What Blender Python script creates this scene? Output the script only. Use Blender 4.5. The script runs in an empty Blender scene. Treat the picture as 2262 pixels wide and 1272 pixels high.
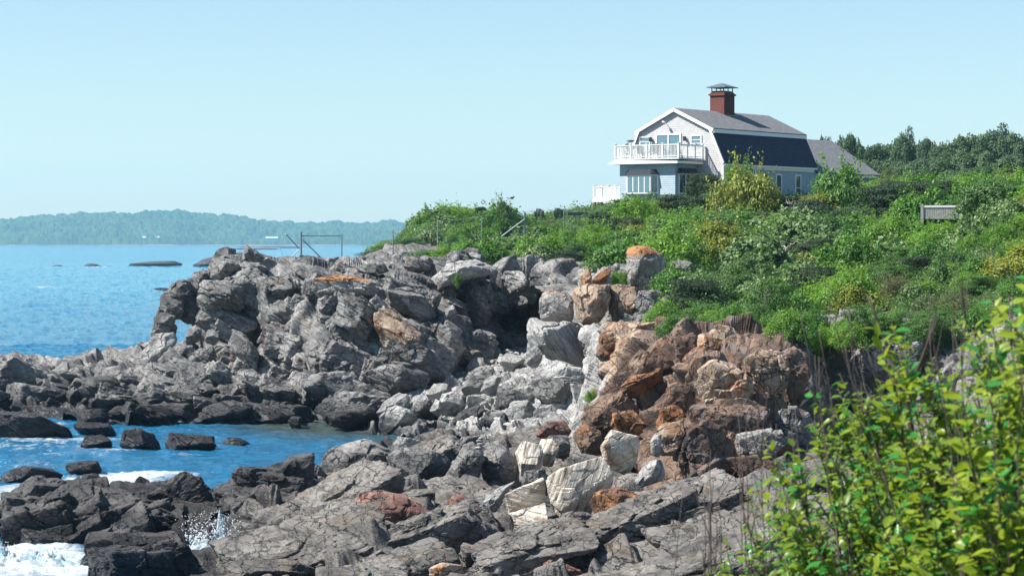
import time; T00 = time.time()
import bpy, bmesh, math, random
import numpy as np
from mathutils import Vector, Matrix
from mathutils.bvhtree import BVHTree
C = bpy.context.scene.collection
F_PX = 5400.0; HZ = 533.0; CX = 1131.0; EYE = 8.0
rng = np.random.default_rng(7); random.seed(7)
R = math.radians

def P(px, py, d):
    return np.array([(px-CX)/F_PX*d, d, EYE-(py-HZ)/F_PX*d])

# ------------------------------------------------------------------ noise
TB = np.random.default_rng(99).random((262144, 4), dtype=np.float32)
def cid(ix, iy, iz, k):
    return ((ix+k*7) & 63)*4096+((iy+k*13) & 63)*64+((iz+k*29) & 63)

def vnoise(p, k=0):
    p = np.asarray(p, np.float32); c = np.floor(p); f = p-c; f = f*f*(3-2*f); c = c.astype(np.int32); T0 = TB[:, k & 3]
    x0, x1 = ((c[:, 0]+k*7) & 63)*4096, ((c[:, 0]+1+k*7) & 63)*4096; y0, y1 = ((c[:, 1]+k*13) & 63)*64, ((c[:, 1]+1+k*13) & 63)*64
    z0, z1 = (c[:, 2]+k*29) & 63, (c[:, 2]+1+k*29) & 63; fx, fy, fz = f[:, 0], f[:, 1], f[:, 2]
    L = lambda a, b, t: a+(b-a)*t
    r = L(L(L(T0[x0+y0+z0], T0[x1+y0+z0], fx), L(T0[x0+y1+z0], T0[x1+y1+z0], fx), fy), L(L(T0[x0+y0+z1], T0[x1+y0+z1], fx), L(T0[x0+y1+z1], T0[x1+y1+z1], fx), fy), fz)
    return r*2-1

def fbm(p, o=4, k=0, g=.5):
    a = 1; s = 0; t = 0
    for i in range(o):
        s = s+a*vnoise(p*2**i+i*17.3, k+i); t += a; a *= g
    return s/t

def voro(q, k=0, jit=.85):
    q = np.asarray(q, np.float32); c = np.floor(q).astype(np.int32); fr = q-c; n = len(q)
    f1 = np.full(n, 9., np.float32); f2 = f1.copy(); idv = np.zeros(n, np.float32); sd = np.zeros((n, 3), np.float32)
    for dx in (-1, 0, 1):
        for dy in (-1, 0, 1):
            for dz in (-1, 0, 1):
                if abs(dx)+abs(dy)+abs(dz) == 3: continue
                t = TB[cid(c[:, 0]+dx, c[:, 1]+dy, c[:, 2]+dz, k)]
                e = fr-(t[:, :3]-.5)*jit-np.array([dx+.5, dy+.5, dz+.5], np.float32)
                dd = np.sqrt(np.einsum('ij,ij->i', e, e)); b = dd < f1
                f2 = np.where(b, f1, np.minimum(f2, dd)); f1 = np.where(b, dd, f1); idv = np.where(b, t[:, 3], idv); sd = np.where(b[:, None], e, sd)
    return f1, f2, idv, sd

def rotm(ax, ay, az):
    return np.array(Matrix.Rotation(az, 3, 'Z') @ Matrix.Rotation(ay, 3, 'Y') @ Matrix.Rotation(ax, 3, 'X'))

def rockdisp(p, octs, k=0):
    """blocky fractured relief: octs = [(size xyz, amp, slope, crack depth, rotation)]"""
    h = np.zeros(len(p), np.float32)
    for i, (size, amp, slope, crack, rot) in enumerate(octs):
        q = (p @ rotm(*rot).T)/np.array(size)
        w = np.stack([vnoise(q*1.3+5, 90+i), vnoise(q*1.3+31, 91+i), vnoise(q*1.3+77, 92+i)], 1)
        q = q+w*.18
        f1, f2, idv, e = voro(q, k+i*11)
        a = (idv*7.31 % 1)*6.283; b = (idv*23.7 % 1)*2-1
        dirv = np.stack([np.cos(a)*np.sqrt(1-b*b), np.sin(a)*np.sqrt(1-b*b), b], 1)
        h += amp*((idv-.5)*1.4+slope*(e*dirv).sum(1))
        ed = np.clip(1-(f2-f1)/.09, 0, 1)
        h -= crack*ed*ed
    return h

# ------------------------------------------------------------------ mesh helpers
def mk(name, V, F, mat=None, parent=None, smooth=False, attrs=None, loc=None):
    me = bpy.data.meshes.new(name)
    V = np.asarray(V, np.float32); F = np.asarray(F, np.int32)
    if loc is not None: V = V-np.asarray(loc, np.float32)
    k = F.shape[1]
    me.vertices.add(len(V)); me.vertices.foreach_set('co', V.ravel())
    me.loops.add(F.size); me.loops.foreach_set('vertex_index', F.ravel())
    me.polygons.add(len(F)); me.polygons.foreach_set('loop_start', np.arange(0, F.size, k, dtype=np.int32))
    me.polygons.foreach_set('loop_total', np.full(len(F), k, np.int32))
    me.polygons.foreach_set('use_smooth', np.full(len(F), smooth))
    me.update(calc_edges=True); me.validate()
    if attrs:
        for an, av in attrs.items():
            at = me.attributes.new(an, 'FLOAT', 'POINT'); at.data.foreach_set('value', np.asarray(av, np.float32))
    o = bpy.data.objects.new(name, me); C.objects.link(o)
    if mat: me.materials.append(mat)
    if parent: o.parent = parent
    if loc is not None: o.location = [float(c) for c in loc]
    return o

def tag(o, label=None, cat=None, group=None, kind=None):
    if label: o['label'] = label
    if cat: o['category'] = cat
    if group: o['group'] = group
    if kind: o['kind'] = kind
    return o

def empty(name, loc, rz=0, label=None, cat=None, group=None, kind=None, parent=None):
    o = bpy.data.objects.new(name, None); C.objects.link(o)
    o.location = [float(c) for c in loc]; o.rotation_euler = (0, 0, rz)
    o.empty_display_size = .2
    if parent: o.parent = parent
    return tag(o, label, cat, group, kind)

def copy_tree(o, parent=None):
    c = o.copy(); C.objects.link(c)
    if parent: c.parent = parent
    for ch in list(o.children): copy_tree(ch, c)
    return c

class MB:
    """collects simple shapes into one mesh"""
    def __init__(s): s.v = []; s.f = []
    def box(s, x0, x1, y0, y1, z0, z1):
        n = len(s.v)
        s.v += [(x0,y0,z0),(x1,y0,z0),(x1,y1,z0),(x0,y1,z0),(x0,y0,z1),(x1,y0,z1),(x1,y1,z1),(x0,y1,z1)]
        s.f += [tuple(n+i for i in q) for q in ((3,2,1,0),(4,5,6,7),(0,1,5,4),(1,2,6,5),(2,3,7,6),(3,0,4,7))]; return s
    def prism(s, pts, a, b, ax='y'):
        """polygon pts in the plane across ax, extruded from a to b"""
        n = len(s.v); k = len(pts)
        for t in (a, b):
            for (p, q) in pts:
                s.v.append({'y': (p, t, q), 'x': (t, p, q), 'z': (p, q, t)}[ax])
        s.f.append(tuple(n+i for i in range(k))[::-1]); s.f.append(tuple(n+k+i for i in range(k)))
        for i in range(k):
            j = (i+1) % k; s.f.append((n+i, n+j, n+k+j, n+k+i))
        return s
    def tube(s, pts, rad, n=8, cap=True):
        pts = [Vector([float(c) for c in p]) for p in pts]; rad = rad if hasattr(rad, '__len__') else [rad]*len(pts)
        b0 = len(s.v); ref = Vector((0, 0, 1))
        for i, p in enumerate(pts):
            t = (pts[min(i+1, len(pts)-1)]-pts[max(i-1, 0)]).normalized()
            if abs(t.dot(ref)) > .95: ref = Vector((1, 0, 0))
            a = t.cross(ref).normalized(); b = t.cross(a); ref = a.cross(t) if False else ref
            for j in range(n):
                an = 6.2832*j/n; s.v.append(tuple(p+(a*math.cos(an)+b*math.sin(an))*rad[i]))
        for i in range(len(pts)-1):
            for j in range(n):
                k = (j+1) % n; s.f.append((b0+i*n+j, b0+i*n+k, b0+(i+1)*n+k, b0+(i+1)*n+j))
        if cap:
            s.f.append(tuple(b0+j for j in range(n))[::-1]); e = b0+(len(pts)-1)*n; s.f.append(tuple(e+j for j in range(n)))
        return s
    def ell(s, c, r, nu=12, nv=8):
        b = len(s.v)
        for i in range(nv+1):
            th = math.pi*i/nv
            for j in range(nu):
                ph = 6.2832*j/nu
                s.v.append((c[0]+r[0]*math.sin(th)*math.cos(ph), c[1]+r[1]*math.sin(th)*math.sin(ph), c[2]+r[2]*math.cos(th)))
        for i in range(nv):
            for j in range(nu):
                k = (j+1) % nu; s.f.append((b+i*nu+j, b+(i+1)*nu+j, b+(i+1)*nu+k, b+i*nu+k))
        return s
    def build(s, name, mat, parent=None, smooth=False):
        me = bpy.data.meshes.new(name); me.from_pydata(s.v, [], s.f)
        bm = bmesh.new(); bm.from_mesh(me); bmesh.ops.recalc_face_normals(bm, faces=bm.faces); bm.to_mesh(me); bm.free()
        if smooth:
            for p in me.polygons: p.use_smooth = True
        me.materials.append(mat); o = bpy.data.objects.new(name, me); C.objects.link(o)
        if parent: o.parent = parent
        return o

# ------------------------------------------------------------------ materials
class NT:
    def __init__(s, name):
        s.m = bpy.data.materials.new(name); s.m.use_nodes = True; s.t = s.m.node_tree; s.t.nodes.clear()
        s.out = s.n('ShaderNodeOutputMaterial'); s.b = s.n('ShaderNodeBsdfPrincipled'); s.l(s.b, 0, s.out, 0)
    def n(s, ty, **kw):
        n = s.t.nodes.new(ty)
        for k, v in kw.items():
            if k.startswith('i_'):
                key = k[2:]; n.inputs[int(key) if key.isdigit() else key.replace('_', ' ')].default_value = v
            else: setattr(n, k, v)
        return n
    def l(s, a, i, b, j): s.t.links.new(a.outputs[i], b.inputs[j])
    def noise(s, vec, scale, detail=6, rough=.6, dist=0):
        n = s.n('ShaderNodeTexNoise'); n.inputs['Scale'].default_value = scale; n.inputs['Detail'].default_value = detail
        n.inputs['Roughness'].default_value = rough; n.inputs['Distortion'].default_value = dist
        if vec: s.l(vec[0], vec[1], n, 'Vector')
        return n
    def ramp(s, src, stops, si='Fac'):
        r = s.n('ShaderNodeValToRGB'); e = r.color_ramp.elements
        while len(e) < len(stops): e.new(.5)
        for el, (p, c) in zip(e, stops):
            el.position = p; el.color = c if len(c) == 4 else (*c, 1)
        s.t.links.new(src.outputs[si], r.inputs[0]); return r
    def mix(s, fac, a, b, bt='MIX'):
        m = s.n('ShaderNodeMix', data_type='RGBA', blend_type=bt)
        for key, v, idx in (('f', fac, 0), ('a', a, 6), ('b', b, 7)):
            if isinstance(v, (int, float)): m.inputs[idx].default_value = v
            elif isinstance(v, tuple) and not hasattr(v[0], 'outputs'): m.inputs[idx].default_value = (*v, 1) if len(v) == 3 else v
            else: s.t.links.new(v[0].outputs[v[1]], m.inputs[idx])
        return (m, 2)
    def math(s, op, a, b=0.0, clamp=False):
        m = s.n('ShaderNodeMath', operation=op, use_clamp=clamp)
        for i, v in enumerate((a, b)):
            if isinstance(v, (int, float)): m.inputs[i].default_value = v
            else: s.t.links.new(v[0].outputs[v[1]], m.inputs[i])
        return (m, 0)
    def mapr(s, v, a, b, c=0., d=1.):
        m = s.n('ShaderNodeMapRange'); m.inputs[1].default_value = a; m.inputs[2].default_value = b
        m.inputs[3].default_value = c; m.inputs[4].default_value = d
        s.t.links.new(v[0].outputs[v[1]], m.inputs[0]); return (m, 0)
    def link(s, v, node, inp): s.t.links.new(v[0].outputs[v[1]], node.inputs[inp])
    def bump(s, h, strength, dist):
        b = s.n('ShaderNodeBump'); b.inputs['Strength'].default_value = strength; b.inputs['Distance'].default_value = dist
        s.link(h, b, 'Height'); s.l(b, 0, s.b, 'Normal')
    def set(s, **kw):
        for k, v in kw.items(): s.b.inputs[k.replace('_', ' ')].default_value = (*v, 1) if isinstance(v, tuple) else v

def plain(name, col, rough=.6, metal=0, var=.12, scale=6):
    t = NT(name); g = t.n('ShaderNodeTexCoord')
    n = t.noise((g, 3), scale, 5)
    lo = tuple(c*(1-var) for c in col); hi = tuple(min(1, c*(1+var)) for c in col)
    r = t.ramp(n, [(.3, lo), (.7, hi)]); t.l(r, 0, t.b, 'Base Color'); t.set(Roughness=rough, Metallic=metal)
    return t.m

def rock_mat(name, a, b, c=None, rust=None, rust_amt=0., strata=(0, 0, 0), sscale=(1, 1, 1), samt=.35, wet=(.5, 1.3), lichen=0., lich_z=0., crack=1.0, sfreq=6.0, band=None):
    """a/b: main colours, c: patch colour; strata: rotation of the layering; wet: heights of the dark tide zone"""
    t = NT(name); g = t.n('ShaderNodeNewGeometry'); pos = (g, 0)
    big = t.noise(pos, .55, 7, .62, .6); fine = t.noise(pos, 7, 8, .72)
    col = (t.ramp(big, [(.36, a), (.6, b)]), 0)
    if c:
        pn = t.noise(pos, .9, 6, .65, 1.2); f = t.mapr((pn, 0), .52, .62); col = t.mix(f, col, c)
    mp = t.n('ShaderNodeMapping', vector_type='TEXTURE'); mp.inputs['Rotation'].default_value = tuple(-a_ for a_ in strata); mp.inputs['Scale'].default_value = tuple(1/s_ for s_ in sscale)
    t.l(g, 0, mp, 0)
    st = t.noise((mp, 0), sfreq, 6, .6, .3)
    col = t.mix(samt, col, (t.ramp(st, [(.3, (.25, .25, .26)), (.5, (.9, .9, .9)), (.72, (1.25, 1.22, 1.18))]), 0), 'MULTIPLY')
    if band: col = t.mix(t.mapr((st, 0), .47, .33, 0, .6), col, band)
    col = t.mix(.55, col, (t.ramp(fine, [(.28, (.45, .45, .47)), (.5, (1, 1, 1)), (.75, (1.35, 1.33, 1.3))]), 0), 'MULTIPLY')
    if rust:
        rn = t.noise((g, 0), 1.1, 7, .72, .8); f = t.mapr((rn, 0), .62-rust_amt*.35, .72-rust_amt*.3)
        col = t.mix(f, col, rust)
    if lichen:
        ln = t.noise(pos, 2.2, 7, .7, .5)
        sx = t.n('ShaderNodeSeparateXYZ'); t.l(g, 0, sx, 0)
        f = t.math('ADD', t.mapr((sx, 2), lich_z-.45, lich_z+.25, -.45, .6), (ln, 0))
        f = t.mapr(f, .5, .8, 0, lichen); col = t.mix(f, col, (.36, .17, .065))
    # tide line: rock below it is stained black and stays damp
    sz = t.n('ShaderNodeSeparateXYZ'); t.l(g, 0, sz, 0)
    wn = t.noise(pos, .8, 5, .6)
    h = t.math('ADD', (sz, 2), t.mapr((wn, 0), .3, .7, -.45, .45))
    wf = t.mapr(h, wet[0], wet[1], 1, 0)
    col = t.mix(t.math('MULTIPLY', wf, .93), col, (.021, .021, .024))
    vc = t.n('ShaderNodeTexVoronoi', feature='DISTANCE_TO_EDGE'); vc.inputs['Scale'].default_value = 1.9
    wv = t.noise(pos, 1.7, 4, .6); mv = t.n('ShaderNodeVectorMath', operation='MULTIPLY_ADD')
    mv.inputs[1].default_value = (.9, .9, .9); t.link((wv, 1), mv, 0); t.l(g, 0, mv, 2); t.l(mv, 0, vc, 'Vector')
    ck = t.mapr((vc, 0), .004, .028, 0, 1)
    vd = t.n('ShaderNodeTexVoronoi', feature='DISTANCE_TO_EDGE'); vd.inputs['Scale'].default_value = .75
    mw = t.n('ShaderNodeVectorMath', operation='MULTIPLY_ADD'); mw.inputs[1].default_value = (1.6, 1.6, 1.6); wq = t.noise(pos, .8, 6, .65); t.link((wq, 1), mw, 0); t.l(mp, 0, mw, 2); t.l(mw, 0, vd, 'Vector')
    ck = t.math('MINIMUM', ck, t.mapr((vd, 0), .002, .022, 0, 1))
    cm = t.noise(pos, .7, 3, .5); ck2 = t.math('MULTIPLY', t.math('MULTIPLY', t.math('SUBTRACT', 1, ck), .85*crack), t.mapr((cm, 0), .42, .58, .12, 1))
    col = t.mix(ck2, col, (.018, .018, .02))
    t.link(col, t.b, 'Base Color'); t.link(t.mapr(h, wet[0]-.3, wet[1]-.4, .42, .92), t.b, 'Roughness')
    t.set(Specular_IOR_Level=.3)
    hh = t.math('ADD', t.math('MULTIPLY', (fine, 0), .03), t.math('MULTIPLY', (st, 0), .07*samt*2))
    hh = t.math('ADD', hh, t.math('MULTIPLY', ck, .05*crack))
    med = t.noise(pos, 2.6, 5, .6); hh = t.math('ADD', hh, t.math('MULTIPLY', (med, 0), .02))
    t.bump(hh, .9, 1.0)
    return t.m

def leaf_mat(name, a, b, trans=.35, rough=.45, dark=None):
    """a..b: the colours its leaves run between"""
    t = NT(name); at = t.n('ShaderNodeAttribute', attribute_name='tint'); oi = t.n('ShaderNodeObjectInfo')
    f = t.math('ADD', t.math('MULTIPLY', (at, 2), .75), t.math('MULTIPLY', (oi, 5), .35), True)
    col = t.mix(f, a, b)
    t.link(col, t.b, 'Base Color'); t.set(Roughness=rough, Specular_IOR_Level=.35)
    tr = t.n('ShaderNodeBsdfTranslucent'); t.link(t.mix(.5, col, (b[0]*1.3, b[1]*1.3, b[2]*.8)), tr, 0)
    mx = t.n('ShaderNodeMixShader'); mx.inputs[0].default_value = trans
    t.l(t.b, 0, mx, 1); t.l(tr, 0, mx, 2); t.l(mx, 0, t.out, 0)
    return t.m

M = {}
S1 = (R(0), R(-28), R(0))
M['grey'] = rock_mat('grey_rock', (.115, .113, .115), (.29, .28, .265), strata=S1, sscale=(.35, .35, 1.6), samt=.5, wet=(.7, 1.7))
M['cliff'] = rock_mat('cliff_rock', (.105, .104, .108), (.31, .305, .29), c=(.19, .16, .135), strata=S1, sscale=(.3, .3, 1.8), samt=.6, wet=(.7, 1.8), rust=(.3, .14, .05), rust_amt=-.12)
M['pale'] = rock_mat('pale_rock', (.23, .225, .22), (.42, .41, .39), strata=(0, R(35), 0), sscale=(.4, .4, 1.5), samt=.4, wet=(.1, .8), crack=.6)
M['dark'] = rock_mat('dark_rock', (.05, .048, .05), (.115, .108, .105), strata=S1, sscale=(.3, .3, 1.6), samt=.5, wet=(.35, 1.0))
M['shore'] = rock_mat('shore_rock', (.085, .08, .076), (.235, .22, .2), c=(.16, .135, .11), strata=(0, R(-18), 0), sscale=(.3, .3, 2.), samt=.6, wet=(.25, 1.15))
M['brown'] = rock_mat('brown_rock', (.095, .062, .047), (.235, .16, .115), c=(.17, .15, .14), rust=(.27, .12, .052), rust_amt=.17, strata=(0, R(60), 0), sscale=(.5, .5, 1.2), samt=.35, wet=(.2, .8))
M['rust'] = rock_mat('rust_rock', (.22, .1, .045), (.36, .18, .085), c=(.13, .07, .05), strata=(0, R(60), 0), sscale=(.5, .5, 1), samt=.3, wet=(.2, .6))
M['tan'] = rock_mat('tan_rock', (.27, .19, .13), (.43, .34, .26), c=(.24, .13, .075), rust=(.4, .17, .06), rust_amt=.08, strata=(0, R(70), 0), sscale=(.5, .5, 1), samt=.3, wet=(.2, .8))
M['red'] = rock_mat('red_rock', (.17, .085, .07), (.3, .17, .135), c=(.16, .15, .14), rust=(.3, .11, .04), rust_amt=.05, strata=S1, sscale=(.3, .3, 1.5), samt=.5, wet=(.3, .9))
M['lich'] = rock_mat('lichen_rock', (.3, .285, .27), (.45, .43, .4), strata=(0, R(80), 0), sscale=(.4, .4, 1.4), samt=.4, lichen=.95, lich_z=7.45, wet=(.2, .8))
M['lich2'] = rock_mat('lichen_ledge_rock', (.24, .235, .23), (.38, .37, .35), strata=S1, sscale=(.3, .3, 1.4), samt=.5, lichen=.95, lich_z=6.15, wet=(.2, .8))
M['lich3'] = rock_mat('lichen_boulder_rock', (.3, .28, .26), (.44, .42, .39), strata=(0, R(-30), 0), sscale=(.3, .3, 1.7), samt=.5, lichen=.75, lich_z=5.95, wet=(.2, .8))
for nm, ang in (('woodh', R(-12)), ('woodv', R(72)), ('woodd', R(-62+90))):
    M[nm] = rock_mat('banded_rock_'+nm[-1].replace('h', 'flat').replace('v', 'upright').replace('d', 'slanted'), (.5, .45, .38), (.72, .67, .58), c=(.3, .18, .11), strata=(0, ang, 0), sscale=(.12, .5, 2.2), samt=.95, wet=(-1, -.5), crack=.25, sfreq=4.5, band=(.26, .14, .07))

SOIL = plain('soil_and_leaf_litter', (.055, .06, .03), .95, var=.4, scale=1.5)

# ------------------------------------------------------------------ lofts
def blur(A, n):
    for _ in range(n):
        B = np.pad(A, ((1, 1), (1, 1), (0, 0)), 'edge')
        A = (B[:-2, 1:-1]+B[2:, 1:-1]+B[1:-1, :-2]+B[1:-1, 2:]+2*A)/6
    return A

def loft_grid(cols, nu, nv, sm=0):
    xs = []; res = []
    for x, pts in cols:
        w = np.array([P(*(p if len(p) == 3 else (x, p[0], p[1]))) for p in pts])
        # perspective-even spacing
        L = np.linalg.norm(np.diff(w, axis=0), axis=1)/np.sqrt(w[1:, 1])
        s = np.concatenate([[0], np.cumsum(L)]); s /= s[-1]; t = np.linspace(0, 1, nv)
        res.append(np.stack([np.interp(t, s, w[:, k]) for k in range(3)], 1)); xs.append(x)
    res = np.array(res); xs = np.array(xs, float); u = np.linspace(xs[0], xs[-1], nu)
    i = np.clip(np.searchsorted(xs, u)-1, 0, len(xs)-2); f = (u-xs[i])/(xs[i+1]-xs[i])
    f = f[:, None, None]
    # catmull-rom between columns
    p0 = res[np.maximum(i-1, 0)]; p1 = res[i]; p2 = res[i+1]; p3 = res[np.minimum(i+2, len(xs)-1)]
    G = .5*((2*p1)+(p2-p0)*f+(2*p0-5*p1+4*p2-p3)*f*f+(3*p1-p0-3*p2+p3)*f**3)*.5+(p1*(1-f)+p2*f)*.5
    return blur(G, sm) if sm else G

def grid_normals(G, b=8):
    du = np.gradient(G, axis=0); dv = np.gradient(G, axis=1)
    n = np.cross(du, dv); n /= np.linalg.norm(n, axis=2, keepdims=True)+1e-9
    n = blur(n, b); n /= np.linalg.norm(n, axis=2, keepdims=True)+1e-9
    m = n.reshape(-1, 3).mean(0)
    return n if (m[2]-m[1]) > 0 else -n

def grid_faces(nu, nv):
    i = np.arange((nu-1)*(nv-1)); a = (i//(nv-1))*nv+i % (nv-1)
    return np.stack([a, a+nv, a+nv+1, a+1], 1)

def rock_loft(name, cols, nu, nv, octs, mat, k=0, sm=3, fb=.12, parent=None, fade=None, hb=1):
    G = loft_grid(cols, nu, nv, sm); N = grid_normals(G)
    p = G.reshape(-1, 3); h = rockdisp(p, octs, k)+fb*fbm(p*1.1, 4, k)
    if hb: h = blur(h.reshape(nu, nv, 1), hb).ravel()
    if fade is not None:
        v = np.tile(np.linspace(0, 1, nv), nu); h = h*np.interp(v, *fade)
    V = p+N.reshape(-1, 3)*h[:, None]
    GR[name] = (V, N.reshape(-1, 3))
    return mk(name, V, grid_faces(nu, nv), mat, parent)

BVH = {}
def add_bvh(key, obs):
    vs = []; fs = []
    for o in obs:
        me = o.data; n = len(me.vertices); a = np.empty(n*3, np.float32); me.vertices.foreach_get('co', a); b = len(vs)
        vs += [tuple(r) for r in a.reshape(-1, 3).tolist()]
        l = np.empty(len(me.loops), np.int32); me.loops.foreach_get('vertex_index', l)
        fs += [tuple(r) for r in (l.reshape(-1, 4)+b).tolist()]
    BVH[key] = BVHTree.FromPolygons(vs, fs)
def ground(x, y, key='land', default=None):
    h = BVH[key].ray_cast(Vector((x, y, 60)), Vector((0, 0, -1)))
    return h[0].z if h[0] else default

# ------------------------------------------------------------------ jointed blocks standing out of the bedrock
def frame(rot): return rotm(*rot)
def bedrock_blocks(name, pts, nrm, dist, n, smin, smax, asp, rot, jit, sink, mat, parent, seed, amp=.05, keep=None):
    r = np.random.default_rng(seed); Vs = []; Fs = []; k = 0; cnt = 0; sz = []
    B0 = rotm(*rot)
    while cnt < n:
        i = r.integers(len(pts)); c = pts[i]
        if keep is not None and not keep(c): continue
        s = smin*(smax/smin)**(r.random()**1.5); hx = s*np.array(asp)*r.uniform(.7, 1.3, 3)*.5
        A = rotm(*(r.normal(size=3)*jit)) @ B0
        pl = np.concatenate([np.eye(3), -np.eye(3)]); hh = np.concatenate([hx, hx])
        pl = pl+r.normal(size=pl.shape)*.09
        for _ in range(3):
            m = unit3(r.normal(size=3)); pl = np.vstack([pl, m]); hh = np.append(hh, float((np.abs(m)*hx).sum()*r.uniform(.62, .85)))
        px_ = s/c[1]*F_PX; v, f = ico(4 if px_ < 40 else 5 if px_ < 130 else 6)
        vv = unit3(v*hx/hx.max()**.5+v*.15); q = np.maximum(vv @ pl.T, 1e-4)/hh; rad = 1/((q**40).sum(1))**(1/40)
        p = (vv*rad[:, None]) @ A.T; p += c-nrm[i]*s*sink
        Vs.append(p); Fs.append(f+k); k += len(v); sz.append(np.full(len(v), s)); cnt += 1
    V = np.concatenate(Vs); F = np.concatenate(Fs); S = np.concatenate(sz)
    cc = np.repeat(np.array([v_.mean(0) for v_ in Vs]), [len(v_) for v_ in Vs], axis=0); dr = unit3(V-cc)
    h = rockdisp(V, [((.75, .75, .5), amp*1.2, 1.2, .03, rot), ((.26, .26, .15), amp*.45, 1.2, .012, rot)], seed)*np.clip(S, .4, 1.6)+.012*fbm(V*3., 3, seed)
    return mk(name, V+dr*h[:, None], F, mat, parent)
def unit3(v): return v/(np.linalg.norm(v, axis=-1, keepdims=True)+1e-9)
GR = {}
# ------------------------------------------------------------------ boulders
ICO = {}
def ico(l):
    if l not in ICO:
        bm = bmesh.new(); bmesh.ops.create_icosphere(bm, subdivisions=l, radius=1)
        v = np.array([x.co[:] for x in bm.verts]); f = np.array([[y.index for y in x.verts] for x in bm.faces]); bm.free(); ICO[l] = (v, f)
    return ICO[l]

def hull_planes(pts):
    bm = bmesh.new()
    for p in pts: bm.verts.new([float(c) for c in p])
    r = bmesh.ops.convex_hull(bm, input=bm.verts)
    bm.normal_update()
    c = np.mean(pts, 0); n = []; h = []
    for f in bm.faces:
        nn = np.array(f.normal[:]); hh = float(nn @ (np.array(f.verts[0].co[:])-c))
        if hh < 0: nn, hh = -nn, -hh
        if hh > 1e-4: n.append(nn); h.append(hh)
    bm.free(); return c, np.array(n), np.array(h)

def hull_rock(pts, lvl, size, k, amp=1., aniso=(1, 1, 1), rot=(0, 0, 0), cuts=5):
    c, n, h = hull_planes(pts); v, f = ico(lvl)
    # knock flat facets off the corners that face the front and the top
    rr = np.random.default_rng(k+3); q = np.asarray(pts)-c
    for _ in range(cuts):
        m = rr.normal(size=3); m[1] = -abs(m[1])-.3; m /= np.linalg.norm(m)
        n = np.vstack([n, m]); h = np.append(h, (q@m).max()*rr.uniform(.62, .88))
    dn = v @ n.T; q = np.where(dn > 1e-3, dn/h, 1e-3)
    # soft minimum rounds the arrises a little
    e = 60.; r = 1/((q**e).sum(1))**(1/e)
    p = c+v*r[:, None]
    s = size; an = np.array(aniso)
    o = [((s*.5*an[0], s*.5*an[1], s*.45*an[2]), .04*s*amp, 1.3, .012*s, rot), ((s*.2*an[0], s*.2*an[1], s*.15*an[2]), .014*s*amp, 1.3, .005*s, rot)]
    d = rockdisp(p, o, k)+.016*s*fbm(p*2.2/s, 4, k)
    return p+v*d[:, None], f

def rock(name, outline, d, mat, label=None, cat='rock', th=None, ox=.12, oy=-.06, parent=None, lvl=None, amp=1., group=None, lean=0., front=.55, aniso=(1, 1, 1), rot=(0, 0, 0), kind=None, cuts=4, root=0.):
    o = np.array(outline, float); cx, cy = o.mean(0); w = np.ptp(o[:, 0]); hh = np.ptp(o[:, 1])
    m = d/F_PX; size = min(w, hh)*m; big = max(w, hh)*m
    if th is None: th = .42*(size+big)/2+.05
    seed = int(abs(cx*13+cy*7)) % 9999; r = np.random.default_rng(seed)
    pts = []
    for (x, y) in o:
        dd = d+lean*(y-cy)*m+r.uniform(-.18, .18)*th
        pts.append(P(x, y, dd))
        fx = cx+(x-cx)*front+ox*w+r.uniform(-.06, .06)*w; fy = cy+(y-cy)*front+oy*hh+r.uniform(-.06, .06)*hh
        if r.random() < .62: pts.append(P(fx, fy, d+lean*(fy-cy)*m-th*r.uniform(.75, 1.1)))
        bx = cx+(x-cx)*.75; by = cy+(y-cy)*.75
        pts.append(P(bx, by, d+th*r.uniform(1., 1.4)))
        if y > cy and root: pts.append(P(cx+(x-cx)*.88, y, d+.1*th)+np.array([0, .25*th, -root]))
    if lvl is None:
        px = max(w, hh); lvl = 4 if px < 30 else 5 if px < 60 else 6 if px < 170 else 7
    V, f = hull_rock(np.array(pts), lvl, size, seed, amp, aniso, rot, cuts)
    c = V.mean(0); c[2] = V[:, 2].min()
    ob = mk(name, V, f, M[mat] if isinstance(mat, str) else mat, parent, loc=c)
    return tag(ob, label, cat if label else None, group, kind)
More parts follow.
